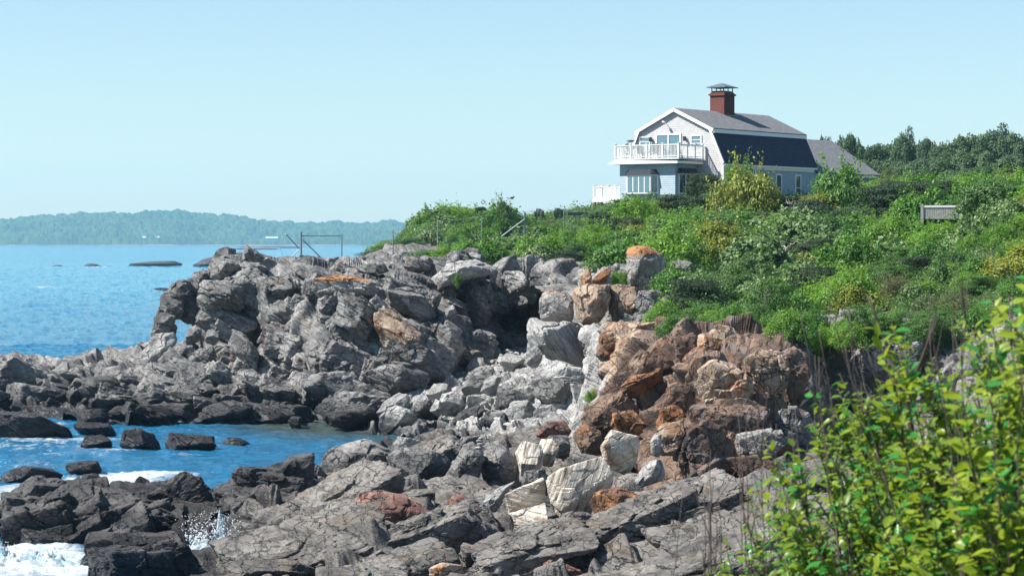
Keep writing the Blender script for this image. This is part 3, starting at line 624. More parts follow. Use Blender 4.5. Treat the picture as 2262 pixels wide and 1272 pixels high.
# ---- loose rocks, traced one by one
LR = dict(
 pale=[
 ([(318,800),(330,747),(341,737),(385,731),(395,747),(374,792),(360,802)],119.4,'pale','block','big pale block leaning under the sea arch'),
 ([(1160,792),(1166,752),(1184,762),(1199,782),(1190,798),(1172,800)],99.5,'pale','wedge','pale wedge of stone tucked under the left foot of the large leaning slab'),
 ([(831,911),(853,880),(882,862),(904,872),(914,892),(894,912),(847,918)],103,'pale','boulder','upper of the two big pale boulders at the head of the inlet'),
 ([(830,940),(841,916),(875,894),(910,904),(923,921),(894,948),(850,954)],101,'pale','boulder','lower of the two big pale boulders, with its foot in the inlet'),
 ([(964,902),(976,870),(1001,863),(1020,872),(1027,898),(989,912)],103.5,'pale','boulder','white upright boulder between a dark boulder and a striped flat-topped one'),
 ([(1022,874),(1070,869),(1093,880),(1090,900),(1033,900)],103,'pale','boulder','pale flat-topped boulder with furrows in the middle of the rubble'),
 ([(1060,866),(1067,845),(1086,827),(1109,832),(1099,847)],102,'pale','slab','thin pale slab leaning against the large shaded boulder'),
 ([(1114,906),(1140,886),(1165,883),(1188,902),(1197,931),(1162,935),(1125,928)],96.5,'pale','boulder','domed boulder with grooves running down its front'),
 ([(1175,912),(1195,890),(1235,885),(1262,900),(1250,925),(1205,930)],95,'pale','boulder','white boulder right of the domed grooved one'),
 ([(1185,812),(1230,795),(1290,813),(1332,830),(1322,862),(1270,878),(1210,870),(1172,842)],97.5,'pale','boulder','long furrowed pale boulder under the large leaning slab'),
 ([(1100,795),(1120,780),(1150,785),(1158,800),(1130,812)],113,'pale','rock','pale flat rock at the back of the rubble by the dark alcove'),
 ([(1030,806),(1044,788),(1068,790),(1072,806),(1050,815)],114,'pale','rock','pale squarish rock at the top left of the rubble'),
 ([(950,905),(962,880),(980,888),(975,915)],101,'pale','rock','narrow pale rock beside the dark boulder above the inlet'),
 ([(940,870),(958,846),(990,848),(1000,864),(970,880)],107,'pale','rock','pale rock at the foot of the shaded cliff pillar'),
 ([(1130,860),(1150,845),(1185,850),(1190,872),(1160,885)],100,'pale','rock','pale rock at the right shoulder of the large grey boulder'),
 ([(1062,1112),(1094,1080),(1137,1062),(1118,1092),(1080,1121)],60.6,'pale','plank','flat pale plank of stone leaning on the banded slab'),
 ([(1396,1068),(1423,1024),(1465,1005),(1474,1043),(1440,1068),(1409,1078)],66.6,'pale','wedge','white sunlit wedge jutting from the foot of the brown cliff'),
 ([(1436,974),(1446,960),(1462,958),(1460,980),(1446,990)],68.6,'pale','stone','small white stone perched left of the brown cliff foot'),
 ([(1437,1128),(1447,1112),(1462,1120),(1460,1135),(1445,1140)],58.6,'pale','stone','small pale stone standing in front of the dark hollow')],
 grey=[
 ([(364,803),(372,773),(391,762),(426,762),(431,779),(410,803),(394,812)],118.6,'grey','block','grey angular block beside the big pale block under the arch'),
 ([(411,803),(432,773),(470,759),(479,779),(481,826),(451,816)],117.6,'grey','block','tall three-sided grey block with a shaded right face'),
 ([(499,756),(517,726),(534,731),(572,779),(568,812),(557,823),(533,794)],117.2,'grey','slab','long grey slab leaning against the headland cliff'),
 ([(453,749),(457,729),(470,724),(486,741),(473,753)],120.8,'grey','rock','small pointed rock propped in the mouth of the cliff hollow'),
 ([(409,745),(418,722),(432,717),(447,729),(441,748)],121.8,'grey','rock','grey rock at the right foot of the sea arch'),
 ([(520,820),(560,812),(600,850),(590,870),(545,870),(510,850)],114.5,'grey','slab','grey slab below the leaning slab on the rock shelf'),
 ([(340,860),(336,800),(360,797),(402,822),(400,855),(370,866)],116,'grey','block','upright grey block on the shelf below the big pale block'),
 ([(402,850),(410,815),(440,822),(500,850),(520,880),(450,880)],114.6,'grey','slab','tilted grey slab sloping down across the rock shelf'),
 ([(342,878),(374,852),(406,843),(438,860),(456,882),(438,897),(350,897)],111.2,'grey','boulder','rounded grey boulder with a shaded right side on the shelf'),
 ([(658,845),(680,825),(760,819),(790,830),(815,852),(817,880),(760,886),(680,872)],109.6,'grey','outcrop','blocky pale grey outcrop above a black gap at the cliff foot'),
 ([(572,858),(600,845),(662,872),(652,888),(590,874)],110.8,'grey','slab','flat grey slab lying at the left of the blocky outcrop'),
 ([(1016,860),(1033,820),(1074,802),(1092,813),(1089,830),(1064,863),(1033,869)],105,'grey','boulder','large boulder with a shaded right face at the top of the rubble'),
 ([(909,899),(926,880),(951,882),(972,915),(957,921),(926,922)],101.5,'grey','boulder','dark grey boulder right of the two big pale boulders'),
 ([(985,940),(1020,905),(1067,894),(1071,906),(1045,932),(1014,941)],99.5,'grey','wedge','grey wedge rock pointing up to the right above the waterline'),
 ([(1056,935),(1074,908),(1102,905),(1128,921),(1124,938),(1090,944)],97.4,'grey','boulder','rounded smooth grey boulder low in the rubble'),
 ([(1091,904),(1096,858),(1114,847),(1155,853),(1169,880),(1150,900),(1114,908)],100.6,'grey','boulder','large squarish grey boulder in the middle of the rubble'),
 ([(1172,866),(1192,838),(1240,836),(1292,850),(1287,888),(1240,897),(1200,887)],95,'grey','boulder','cubic grey boulder with a black right side'),
 ([(1290,880),(1300,850),(1335,838),(1350,860),(1330,888)],92,'grey','boulder','grey boulder between the cubic one and the brown cliff'),
 ([(1404,662),(1412,643),(1460,638),(1467,660),(1457,684),(1423,697),(1406,679)],98.6,'grey','boulder','furrowed grey boulder right of the big upright pair'),
 ([(1459,662),(1476,650),(1494,660),(1481,679),(1465,684)],97.6,'grey','rock','small grey rock at the edge of the low green shrub'),
 ([(1398,722),(1402,694),(1440,692),(1450,712)],96.5,'grey','rock','small broken rock under the furrowed grey boulder'),
 ([(1480,580),(1500,572),(1530,580),(1535,600),(1505,610),(1482,600)],104,'grey','rock','grey rock hidden in shrubs right of the orange-topped boulder'),
 ([(1408,722),(1500,640),(1560,625),(1600,618),(1560,650),(1450,700)],103,'grey','ledge','long pale ledge rising to the right through the shrubs'),
 ([(703,1045),(712,1010),(735,985),(775,974),(810,971),(850,985),(880,1005),(876,1078),(800,1098),(740,1088)],77,'grey','boulder','huge rounded grey boulder at the near edge of the inlet'),
 ([(852,1004),(870,986),(910,984),(985,1003),(1002,1025),(985,1062),(950,1078),(870,1080)],75.4,'grey','boulder','broad grey boulder right of the huge rounded one'),
 ([(862,985),(880,962),(930,975),(985,992),(1000,1012),(930,1000)],80,'pale','slab','pale sloping slab behind the broad grey boulder'),
 ([(975,1066),(985,1041),(1009,1006),(1023,981),(1045,975),(1066,991),(1073,1017),(1052,1058),(1020,1089),(993,1089)],70,'grey','boulder','left of two upright grey boulders standing side by side'),
 ([(1062,1058),(1069,1017),(1068,985),(1100,967),(1130,999),(1152,1024),(1148,1054),(1101,1079)],70.6,'grey','boulder','right of two upright grey boulders standing side by side'),
 ([(1150,1062),(1156,1040),(1205,1035),(1212,1052),(1180,1068)],67,'grey','rock','flat grey rock right of the two upright boulders'),
 ([(1236,1189),(1298,1158),(1363,1154),(1458,1183),(1420,1215),(1354,1254),(1279,1240)],52,'grey','slab','broad cracked grey slab in the near foreground'),
 ([(1380,1222),(1430,1192),(1490,1185),(1532,1210),(1562,1262),(1500,1290),(1395,1290)],50,'grey','slab','second cracked slab right of the broad one at the bottom edge'),
 ([(1408,1162),(1475,1105),(1560,1110),(1642,1097),(1658,1150),(1600,1192),(1480,1192)],56.6,'grey','slab','wide grey slab in front of the dark hollow'),
 ([(1216,1156),(1240,1130),(1290,1128),(1320,1145),(1300,1160),(1240,1172)],57.4,'shore','rock','dark brown rock under the tall banded column'),
 ([(1190,985),(1215,960),(1255,962),(1262,985),(1230,1000)],76,'grey','rock','grey rock behind the small banded stumps'),
 ([(1000,985),(1020,965),(1060,960),(1066,975),(1030,985)],80,'grey','rock','grey rock behind the left upright boulder')],
 brown=[
 ([(1280,633),(1281,612),(1294,593),(1302,595),(1309,612),(1300,633)],101.6,'tan','rock','small pointed rock standing on the pair of upright boulders'),
 ([(1307,620),(1321,604),(1342,593),(1351,596),(1335,620),(1321,628)],102.6,'rust','rock','rust brown rock tilted beside the small pointed one'),
 ([(1383,561),(1390,548),(1407,545),(1433,543),(1457,555),(1479,572),(1477,591),(1444,625),(1412,629),(1392,620),(1384,594)],102.6,'lich','boulder','large grey boulder capped with bright orange lichen'),
 ([(1192,697),(1193,660),(1206,643),(1227,641),(1252,646),(1265,660),(1269,705),(1230,705),(1203,708)],101.6,'lich3','boulder','rounded boulder with orange top at the left end of the stack'),
 ([(1258,650),(1268,635),(1300,627),(1349,627),(1352,652),(1339,685),(1321,713),(1289,716),(1267,695)],100.6,'tan','boulder','left of the big pair of upright streaked boulders'),
 ([(1347,628),(1377,625),(1402,633),(1407,660),(1402,697),(1377,711),(1348,705),(1339,682)],101,'tan','boulder','right of the big pair of upright streaked boulders'),
 ([(985,1107),(1000,1094),(1023,1090),(1047,1112),(1030,1135),(995,1132)],62.6,'red','rock','small dark red rock left of the leaning plank'),
 ([(986,1192),(1010,1160),(1045,1125),(1080,1122),(1110,1162),(1101,1181),(1030,1206)],58.6,'brown','boulder','brown pitted boulder left of the banded slabs'),
 ([(770,1111),(797,1086),(840,1082),(907,1096),(958,1126),(994,1192),(907,1199),(857,1174),(788,1150)],59.6,'red','outcrop','humped reddish outcrop with orange patches'),
 ([(1180,955),(1205,930),(1245,928),(1262,950),(1230,970)],82,'red','rock','reddish rock on the slope above the small banded stumps'),
 ([(1262,955),(1290,935),(1330,950),(1335,980),(1290,990)],76,'brown','rock','brown rock at the left foot of the brown cliff'),
 ([(1150,1258),(1180,1230),(1240,1240),(1290,1262),(1280,1290),(1160,1290)],49,'red','slab','reddish slab cut by the bottom edge of the picture'),
 ([(945,1255),(975,1240),(1030,1250),(1050,1275),(960,1290)],48.6,'tan','rock','small tan rock at the bottom edge'),
 ([(1414,1078),(1465,1061),(1514,1076),(1514,1101),(1456,1115),(1421,1105)],65.4,'brown','block','dark brown block wedged in the dark hollow'),
 ([(1300,1110),(1312,1085),(1363,1074),(1421,1094),(1435,1131),(1400,1146),(1344,1152),(1324,1143)],59.6,'rust','chunk','orange-brown broken chunk right of the tall banded column')],
 banded=[
 ([(1119,1135),(1204,1110),(1212,1146),(1209,1171),(1126,1190)],57.6,'woodh','slab','lower white banded block like split timber'),
 ([(1113,1091),(1200,1052),(1207,1108),(1126,1132)],58.2,'woodh','slab','upper white banded block like split timber'),
 ([(1204,1054),(1228,1036),(1328,1006),(1351,1052),(1351,1078),(1307,1101),(1261,1133),(1225,1136)],62,'woodv','column','tall banded column leaning to the right'),
 ([(1324,984),(1349,948),(1407,966),(1411,992),(1391,1022),(1335,1008)],67.6,'woodd','block','white and orange banded block below the brown cliff'),
 ([(1138,998),(1154,972),(1195,982),(1202,1003),(1186,1028),(1147,1026)],70,'woodv','stump','left of two small banded stumps'),
 ([(1187,990),(1196,968),(1222,970),(1236,985),(1222,1006),(1198,1004)],71,'woodv','stump','right of two small banded stumps'),
 ([(1130,1190),(1180,1172),(1206,1176),(1180,1194),(1145,1202)],55.6,'woodh','slab','thin banded slab lying in front of the split blocks'),
 ([(1250,1012),(1290,1000),(1335,1010),(1320,1030),(1262,1035)],68,'grey','rock','flat rock behind the top of the tall banded column')],
 dark=[
 ([(171,858),(187,836),(215,827),(255,835),(277,858),(262,884),(185,884)],112.6,'dark','rock','dark flat-topped rock on the shelf left of the rounded boulder'),
 ([(229,913),(247,899),(294,891),(308,900),(306,930),(237,930)],109,'dark','block','left of the two long black blocks at the waterline'),
 ([(302,930),(308,894),(360,886),(438,893),(440,930)],108.6,'dark','block','right of the two long black blocks at the waterline'),
 ([(440,930),(450,898),(500,884),(555,892),(562,926),(500,932)],107.8,'dark','block','black block under the rounded grey boulder shelf'),
 ([(562,925),(575,895),(630,888),(690,900),(700,925),(630,930)],107.6,'dark','rock','low black ledge left of the inlet head'),
 ([(719,932),(740,908),(803,894),(832,902),(824,926),(772,941)],103.4,'dark','rock','dark brown rock jutting into the inlet head'),
 ([(635,928),(648,916),(668,920),(665,936),(645,940)],105,'dark','rock','small black rock awash at the inlet head'),
 ([(166,922),(180,903),(240,900),(245,932),(175,937)],107.6,'dark','rock','black rock at the left end of the waterline blocks'),
 ([(-30,962),(-20,908),(60,909),(100,924),(150,945),(162,962),(100,974),(20,976)],100,'dark','rock','long black weed-covered rock at the left edge of the inlet'),
 ([(148,944),(170,932),(240,933),(258,955),(200,967)],101,'dark','rock','low black rock joining the two rocks in the inlet'),
 ([(263,982),(271,951),(306,942),(350,958),(360,989),(279,992)],94.6,'dark','rock','jagged black rock in the inlet with a peaked top'),
 ([(353,982),(370,955),(430,962),(474,962),(478,985),(438,993),(358,994)],94.2,'dark','rock','long flat-topped black rock in the middle of the inlet'),
 ([(177,985),(187,963),(223,958),(249,975),(243,988)],95.6,'dark','rock','small black rock left of the jagged one'),
 ([(487,979),(501,966),(529,966),(557,981),(520,986)],97,'dark','rock','tiny low black rock alone in the inlet'),
 ([(-10,1057),(12,1039),(52,1028),(111,1034),(141,1048),(64,1062)],82,'dark','rock','black wave-washed rock at the left edge amid foam'),
 ([(133,1037),(147,1021),(215,1016),(225,1036),(187,1044)],84.2,'dark','rock','black rock behind the foam streak'),
 ([(177,1061),(183,1047),(211,1044),(241,1063),(223,1069)],80.8,'dark','rock','little black rock between two foam streaks'),
 ([(66,1118),(74,1074),(175,1064),(223,1073),(277,1099),(255,1126),(139,1134)],71,'dark','ledge','layered dark ledge with a flat top at the left foreground'),
 ([(8,1143),(32,1112),(64,1116),(94,1139),(82,1182),(10,1180)],68.4,'dark','block','black block at the left edge above the surf'),
 ([(-25,1190),(-20,1120),(8,1118),(22,1140),(18,1185)],68,'dark','block','black block cut by the left edge of the picture'),
 ([(88,1143),(131,1132),(162,1170),(152,1214),(90,1200)],65.6,'dark','block','black block with brown weed hanging above the surf'),
 ([(150,1180),(165,1140),(230,1140),(236,1180),(200,1196)],66.6,'dark','block','black block between the weedy one and the tilted slab'),
 ([(233,1153),(270,1112),(302,1096),(340,1118),(344,1164),(279,1178)],67.6,'dark','boulder','humped black boulder behind the tilted slab'),
 ([(296,1165),(314,1124),(350,1124),(432,1154),(424,1190),(350,1186)],66.4,'dark','slab','black slab sloping down to the small cove'),
 ([(193,1222),(215,1172),(247,1164),(261,1218),(241,1242)],62.4,'dark','block','pointed black block standing in the surf'),
 ([(255,1218),(270,1172),(358,1176),(424,1202),(368,1242),(290,1252)],61.4,'dark','slab','tilted black slab beside the surf'),
 ([(250,1272),(262,1236),(330,1232),(352,1262),(310,1292),(255,1292)],58.6,'dark','block','black block at the bottom edge beside the surf'),
 ([(340,1088),(350,1061),(370,1064),(397,1090),(380,1108)],73.6,'dark','rock','pointed dark rock on the near bank'),
 ([(378,1098),(400,1074),(446,1071),(449,1087),(410,1112)],73.4,'dark','rock','dark rock right of the pointed one on the near bank'),
 ([(395,1120),(450,1100),(540,1092),(560,1106),(470,1130)],71,'dark','ledge','long low dark ledge at the near waterline'),
 ([(436,1135),(458,1118),(541,1109),(548,1138),(440,1168)],67.4,'dark','block','dark block above the splashing wave'),
 ([(543,1134),(557,1078),(621,1042),(700,1036),(730,1094),(676,1114),(633,1112),(597,1142)],69.4,'dark','outcrop','big dark outcrop left of the huge grey boulder'),
 ([(618,1050),(625,1028),(680,1026),(712,1036),(690,1052)],73,'shore','ledge','thin layered ledge on top of the dark outcrop'),
 ([(487,1165),(509,1133),(593,1136),(599,1174),(549,1208),(493,1200)],63.4,'dark','block','dark squared block behind the splash'),
 ([(611,1130),(637,1106),(732,1109),(704,1138),(637,1156)],64,'shore','slab','brown-grey slab below the dark outcrop'),
 ([(550,1215),(640,1160),(740,1110),(800,1110),(830,1170),(760,1215),(620,1240)],58.6,'shore','slab','long dark slope of rock running down to the splash'),
 ([(800,1170),(850,1150),(880,1170),(880,1200),(820,1205)],57.6,'grey','rock','light grey cracked rock in front of the reddish outcrop'),
 ([(440,1262),(520,1235),(640,1232),(700,1255),(650,1285),(470,1290)],52.6,'shore','slab','low layered slab at the bottom edge right of the surf'),
 ([(770,1245),(840,1215),(930,1215),(985,1240),(930,1270),(800,1275)],50.4,'shore','slab','layered grey-brown slab below the reddish outcrop'),
 ([(1010,1222),(1060,1200),(1130,1205),(1200,1232),(1120,1245),(1040,1245)],51.4,'shore','slab','flat brown-grey slab below the banded blocks')])
STRI = dict(banded=dict(amp=.5, cuts=0, front=.92, ox=.04, oy=-.03, th=.5), pale=dict(amp=.8), grey=dict(amp=1.), dark=dict(amp=1.3, **AN), brown=dict(amp=.9))
CATN = dict(boulder='boulder', slab='rock slab', block='rock block')
for key, rows in LR.items():
    for ol, d, m, what, lab in rows:
        kw = dict(STRI[key])
        if 105 < d < 122.5 and ol[0][0] < 700 and 'dark' != key: d -= 1.3
        if key == 'banded' and d > 66: kw['th'] = .4
        nm = {'boulder': 'boulder', 'slab': 'rock_slab', 'block': 'rock_block', 'stone': 'stone', 'outcrop': 'rock_outcrop', 'ledge': 'rock_ledge', 'wedge': 'rock_wedge'}.get(what, 'rock')
        kw.setdefault('root', .35 if d < 80 else .25)
        rock(nm, ol, d, m, lab, CATN.get(what, 'rock'), **kw)
rock('rock_slab', [(1160,718),(1171,704),(1215,706),(1272,715),(1296,735),(1293,819),(1265,819),(1203,787),(1166,770)], 100.4, rock_mat('furrowed_rock', (.27,.265,.26), (.42,.41,.39), strata=(0, R(-58), 0), sscale=(.15,.4,2.4), samt=.9, wet=(-1,-.5), crack=.3), 'large leaning slab with slanting furrows under the rounded orange-topped boulder', 'rock slab', th=1.0, ox=.02, amp=.8)
# cairn on the upright boulders
for i, (x, y, w) in enumerate([(1060,990,26),(1062,982,22),(1059,975,17),(1061,969,12)]):
    rock('cairn_stone', [(x-w/2,y),(x-w/2+3,y-4),(x,y-5),(x+w/2-2,y-4),(x+w/2,y),(x,y+4)], 69.2, 'pale', ['lowest and widest','second','third','top and smallest'][i]+' stone of the little cairn between the two upright boulders', 'stone', th=.12, lvl=3, amp=.5)

# ---- small stones: a few shapes, copied
def stone_proto(i, mat):
    r = np.random.default_rng(50+i); pts = r.normal(size=(14, 3)); pts /= np.linalg.norm(pts, axis=1)[:, None]
    pts *= np.array([1, .8, .55])*r.uniform(.8, 1.1, (14, 1)); V, f = hull_rock(pts, 4 if i < 4 else 3, 1., i*7, .8)
    return mk('stone', V, f, mat)
def strew(n, mat, key, region, smin, smax, label, group, seed):
    protos = [stone_proto(i, mat) for i in range(5)]; first = [True]*5; r = random.Random(seed); cnt = 0; g = 0
    while cnt < n and g < n*20:
        g += 1; i = r.randrange(5); x, d = region(r)
        X = (x-CX)/F_PX*d; z = ground(X, d, key)
        if z is None: continue
        s = smin*(smax/smin)**(r.random()**1.7)
        o = protos[i] if first[i] else copy_tree(protos[i]); first[i] = False
        o.location = (X, d, z+s*.18); o.scale = (s*r.uniform(.8, 1.3), s, s*r.uniform(.7, 1.1)); o.rotation_euler = (r.uniform(-.5, .5), r.uniform(-.5, .5), r.uniform(0, 6.28))
        tag(o, label, 'stone', group); cnt += 1
def reg_beach(r):
    d = r.uniform(96, 121); t = (d-96)/25
    return r.uniform(940-60*(1-t)+100*t, 1230+40*t-120*t*t), d
strew(185, M['pale'], 'beach', reg_beach, .12, .5, 'small pale stone in the rubble between the headland and the brown cliff', 'small pale stones in the rubble', 3)
strew(70, M['grey'], 'shore', lambda r: (r.uniform(950, 1420), r.uniform(56, 80)), .07, .28, 'small grey-brown stone among the big rocks of the near shore', 'small stones on the near shore', 5)
strew(30, M['shore'], 'shelf', lambda r: (r.uniform(330, 820), r.uniform(109, 118)), .12, .45, 'small dark stone lying on the rock shelf at the headland foot', 'small stones on the rock shelf', 6)

# ---- rocks far out in the sea
for ol, d, lab in [
 ([(110,592),(118,586),(132,585),(140,588),(149,592)],780,'smallest and leftmost of the dark rocks offshore'),
 ([(179,592),(186,585),(196,582),(214,583),(222,587),(230,592)],780,'small humped dark rock offshore right of the smallest one'),
 ([(270,592),(276,584),(300,580),(320,581),(340,577),(380,576),(398,577),(406,582),(414,592)],790,'long low dark reef offshore with a flat top'),
 ([(405,594),(414,582),(440,574),(470,570),(495,561),(530,558),(545,566),(580,570),(604,594)],770,'big bluish rock island offshore behind the headland tip'),
 ([(480,572),(500,560),(536,557),(545,570),(520,578)],775,'squared top block of the rock island offshore'),
 ([(575,588),(600,572),(660,568),(690,574),(690,590)],760,'low offshore rock seen behind the fence end'),
 ([(612,590),(640,580),(676,578),(700,590)],700,'low grey reef offshore under the fence end'),
 ([(500,553),(520,547),(560,545),(610,547),(640,553)],2400,'long thin reef far offshore in front of the distant shore'),
 ([(488,547),(540,541),(640,541),(700,545),(600,549)],3300,'far low reef close to the distant shore'),
 ([(322,646),(335,639),(352,635),(372,636),(380,646)],400,'flat awash rock just left of the headland top')]:
    rock('sea_rock', ol, d, 'dark' if d < 1000 else 'grey', lab, 'rock', th=(8 if d < 1000 else 40) if d > 500 else 2, lvl=4, amp=1.)


# ------------------------------------------------------------------ sea
def sea_material():
    t = NT('sea_water'); g = t.n('ShaderNodeNewGeometry'); pos = (g, 0)
    sx = t.n('ShaderNodeSeparateXYZ'); t.l(g, 0, sx, 0)
    n = t.noise(pos, .06, 4, .6)
    far = t.mapr((sx, 1), 110, 420, 0, 1)  # farther water is painted paler, standing in for the reflected sky
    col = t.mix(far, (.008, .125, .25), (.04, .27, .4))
    col = t.mix(t.mapr((n, 0), .35, .7, 0, .5), col, (.006, .15, .3))
    sh = t.n('ShaderNodeAttribute', attribute_name='shallow'); col = t.mix((sh, 2), col, (.05, .075, .07))
    # foam: broken froth, thick where the waves break on rock
    fa = t.n('ShaderNodeAttribute', attribute_name='foam')
    mp = t.n('ShaderNodeMapping'); mp.inputs['Scale'].default_value = (.55, .3, 1); t.l(g, 0, mp, 0)
    fn = t.noise((mp, 0), 1.5, 9, .72, 1.6)
    f = t.math('ADD', (fa, 2), (fn, 0)); fl = t.noise(pos, 2.6, 8, .75, .8); f = t.math('ADD', f, t.math('MULTIPLY', t.math('SUBTRACT', (fl, 0), .5), .55)); f = t.mapr(f, .84, 1.16, 0, 1)
    ms = t.n('ShaderNodeMapping'); ms.inputs['Scale'].default_value = (.05, .022, 1); t.l(g, 0, ms, 0)
    cap = t.noise((ms, 0), 3.0, 10, .68, .4); f2 = t.mapr((cap, 0), .735, .775, 0, .75)
    ff = t.math('MAXIMUM', f, f2)
    col = t.mix(ff, col, (.52, .58, .61))
    t.link(col, t.b, 'Base Color'); t.link(t.mapr(ff, 0, 1, .1, .75), t.b, 'Roughness'); t.set(IOR=1.33, Specular_IOR_Level=.45)
    m1 = t.n('ShaderNodeMapping'); m1.inputs['Scale'].default_value = (.6, 1.2, 1); m1.inputs['Rotation'].default_value = (0, 0, R(12)); t.l(g, 0, m1, 0)
    a = t.noise((m1, 0), 1.6, 8, .62, .5); b = t.noise((m1, 0), .22, 5, .6, .6)
    h = t.math('ADD', t.math('MULTIPLY', (a, 0), .4), t.math('MULTIPLY', (b, 0), .9))
    h = t.math('ADD', h, t.math('MULTIPLY', ff, .04)); t.bump(h, .95, 1.)
    return t.m
M['sea'] = sea_material()
d = np.concatenate([[1, 20], np.geomspace(44, 190, 620), np.geomspace(195, 5300, 300)])
px = np.concatenate([[-9000, -4000, -1500], np.linspace(-300, 1250, 620), [1800, 2500, 4000, 8000, 12000]])
D, PX = np.meshgrid(d, px, indexing='ij'); X = (PX-CX)/F_PX*np.maximum(D, 60)
p = np.stack([X, D, 0*D], 2).reshape(-1, 3)
def gauss(cx, cy, d, rx, ry, amp):
    q = P(cx, cy, d); return amp*np.exp(-(((p[:, 0]-q[0])/rx)**2+((p[:, 1]-q[1])/ry)**2))
foam = np.zeros(len(p))
for cx, d_, rx, ry, am in [(100, 60, 3.0, 3.6, .75), (0, 63, 2., 3., .7), (300, 60, 1.2, 1.6, .6), (440, 63.5, .6, 1.5, .7), (500, 64, .45, 1.2, .55), (230, 81.5, 2.4, 2.6, .55), (340, 84, 2.2, 2., .5), (80, 79, 2.8, 2.6, .55), (20, 76, 2., 2., .5), (60, 96, 3., 2.5, .42), (200, 99, 2.5, 1.5, .42), (450, 96, 2.5, 1., .36), (60, 88, 2.2, 1.8, .36),
        (150, 92, 3., 1.2, .36), (40, 100, 1.8, 1.5, .36), (110, 107, 1.1, 1.3, .5), (250, 94, 1.5, 1.2, .36), (420, 92.3, 1.6, .5, .36), (590, 93.5, 1., .6, .33), (560, 86, 2.5, 1.2, .24), (380, 89, 3., 1.3, .26), (700, 84, 1.5, 1.5, .26), (500, 79, 1.5, 1.5, .25), (330, 104, 2., .8, .3), (600, 107, 2.5, .35, .34), (300, 108.5, 3., .4, .34), (80, 645, 5, 9, .0), (350, 400, 2.6, 5, .55),
        (95, 430, 3.5, 8, .5), (220, 425, 9, 7, .42), (205, 770, 4.5, 8, .5), (130, 770, 4, 6, .5), (280, 780, 5, 10, .4), (240, 770, 5, 6, .45), (300, 168, 2.5, 3, .2), (180, 175, 3, 2, .25)]:
    foam += gauss(cx, 0, d_, rx, ry, am)
foam = np.minimum(foam, .85)
shal = np.clip(gauss(760, 0, 104, 3.6, 5, 1.1)+gauss(640, 0, 106, 3, 2.5, .7)+gauss(870, 0, 97, 1.5, 3, .8), 0, 1)
amp = np.interp(p[:, 1], [40, 55, 90, 160, 400, 1200], [.0, .1, .1, .16, .3, .4])
s = p*np.array([.9, 1.5, 1])
rg = lambda q_, k_: 1-2*np.abs(vnoise(q_, k_))
z = amp*(.7*rg(s*.42, 1)+.5*rg(s*1.0+9, 2)+.32*rg(s*2.1, 3)+.14*rg(s*4.4, 4)-.4)
z += np.clip(foam-.25, 0, 1)*.35*(.5+.5*vnoise(p*1.1, 6))*np.interp(p[:, 1], [60, 140, 200], [1, 1, 0])
z[p[:, 1] > 900] = 0
p[:, 2] = z-.05
nu, nv = len(px), len(d)
F = grid_faces(nv, nu)[:, ::-1]
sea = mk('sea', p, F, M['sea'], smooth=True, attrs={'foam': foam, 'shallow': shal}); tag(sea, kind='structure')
mb = MB(); mb.box(-3200, 3200, -300, 5350, -30, -.9); sb = mb.build('seabed', M['dark']); tag(sb, kind='structure')

# waves breaking on the near rocks: lumpy white water with thrown drops
t = NT('white_water'); g = t.n('ShaderNodeNewGeometry'); n1 = t.noise((g, 0), 2.2, 9, .72, 1.5); n2 = t.noise((g, 0), 14, 5, .6)
t.l(t.ramp(n1, [(.34, (.08, .26, .34)), (.44, (.34, .48, .54)), (.54, (.5, .56, .59)), (.7, (.64, .67, .69))]), 0, t.b, 'Base Color'); t.set(Roughness=.55); t.bump(t.math('ADD', t.math('MULTIPLY', (n1, 0), .12), t.math('MULTIPLY', (n2, 0), .02)), 1., 1.); FOAM = t.m
t = NT('sea_spray'); t.set(Base_Color=(.88, .92, .94), Roughness=.5)
tp = t.n('ShaderNodeBsdfTransparent'); mx = t.n('ShaderNodeMixShader'); mx.inputs[0].default_value = .35; t.l(t.b, 0, mx, 1); t.l(tp, 0, mx, 2); t.l(mx, 0, t.out, 0); SPRAY = t.m
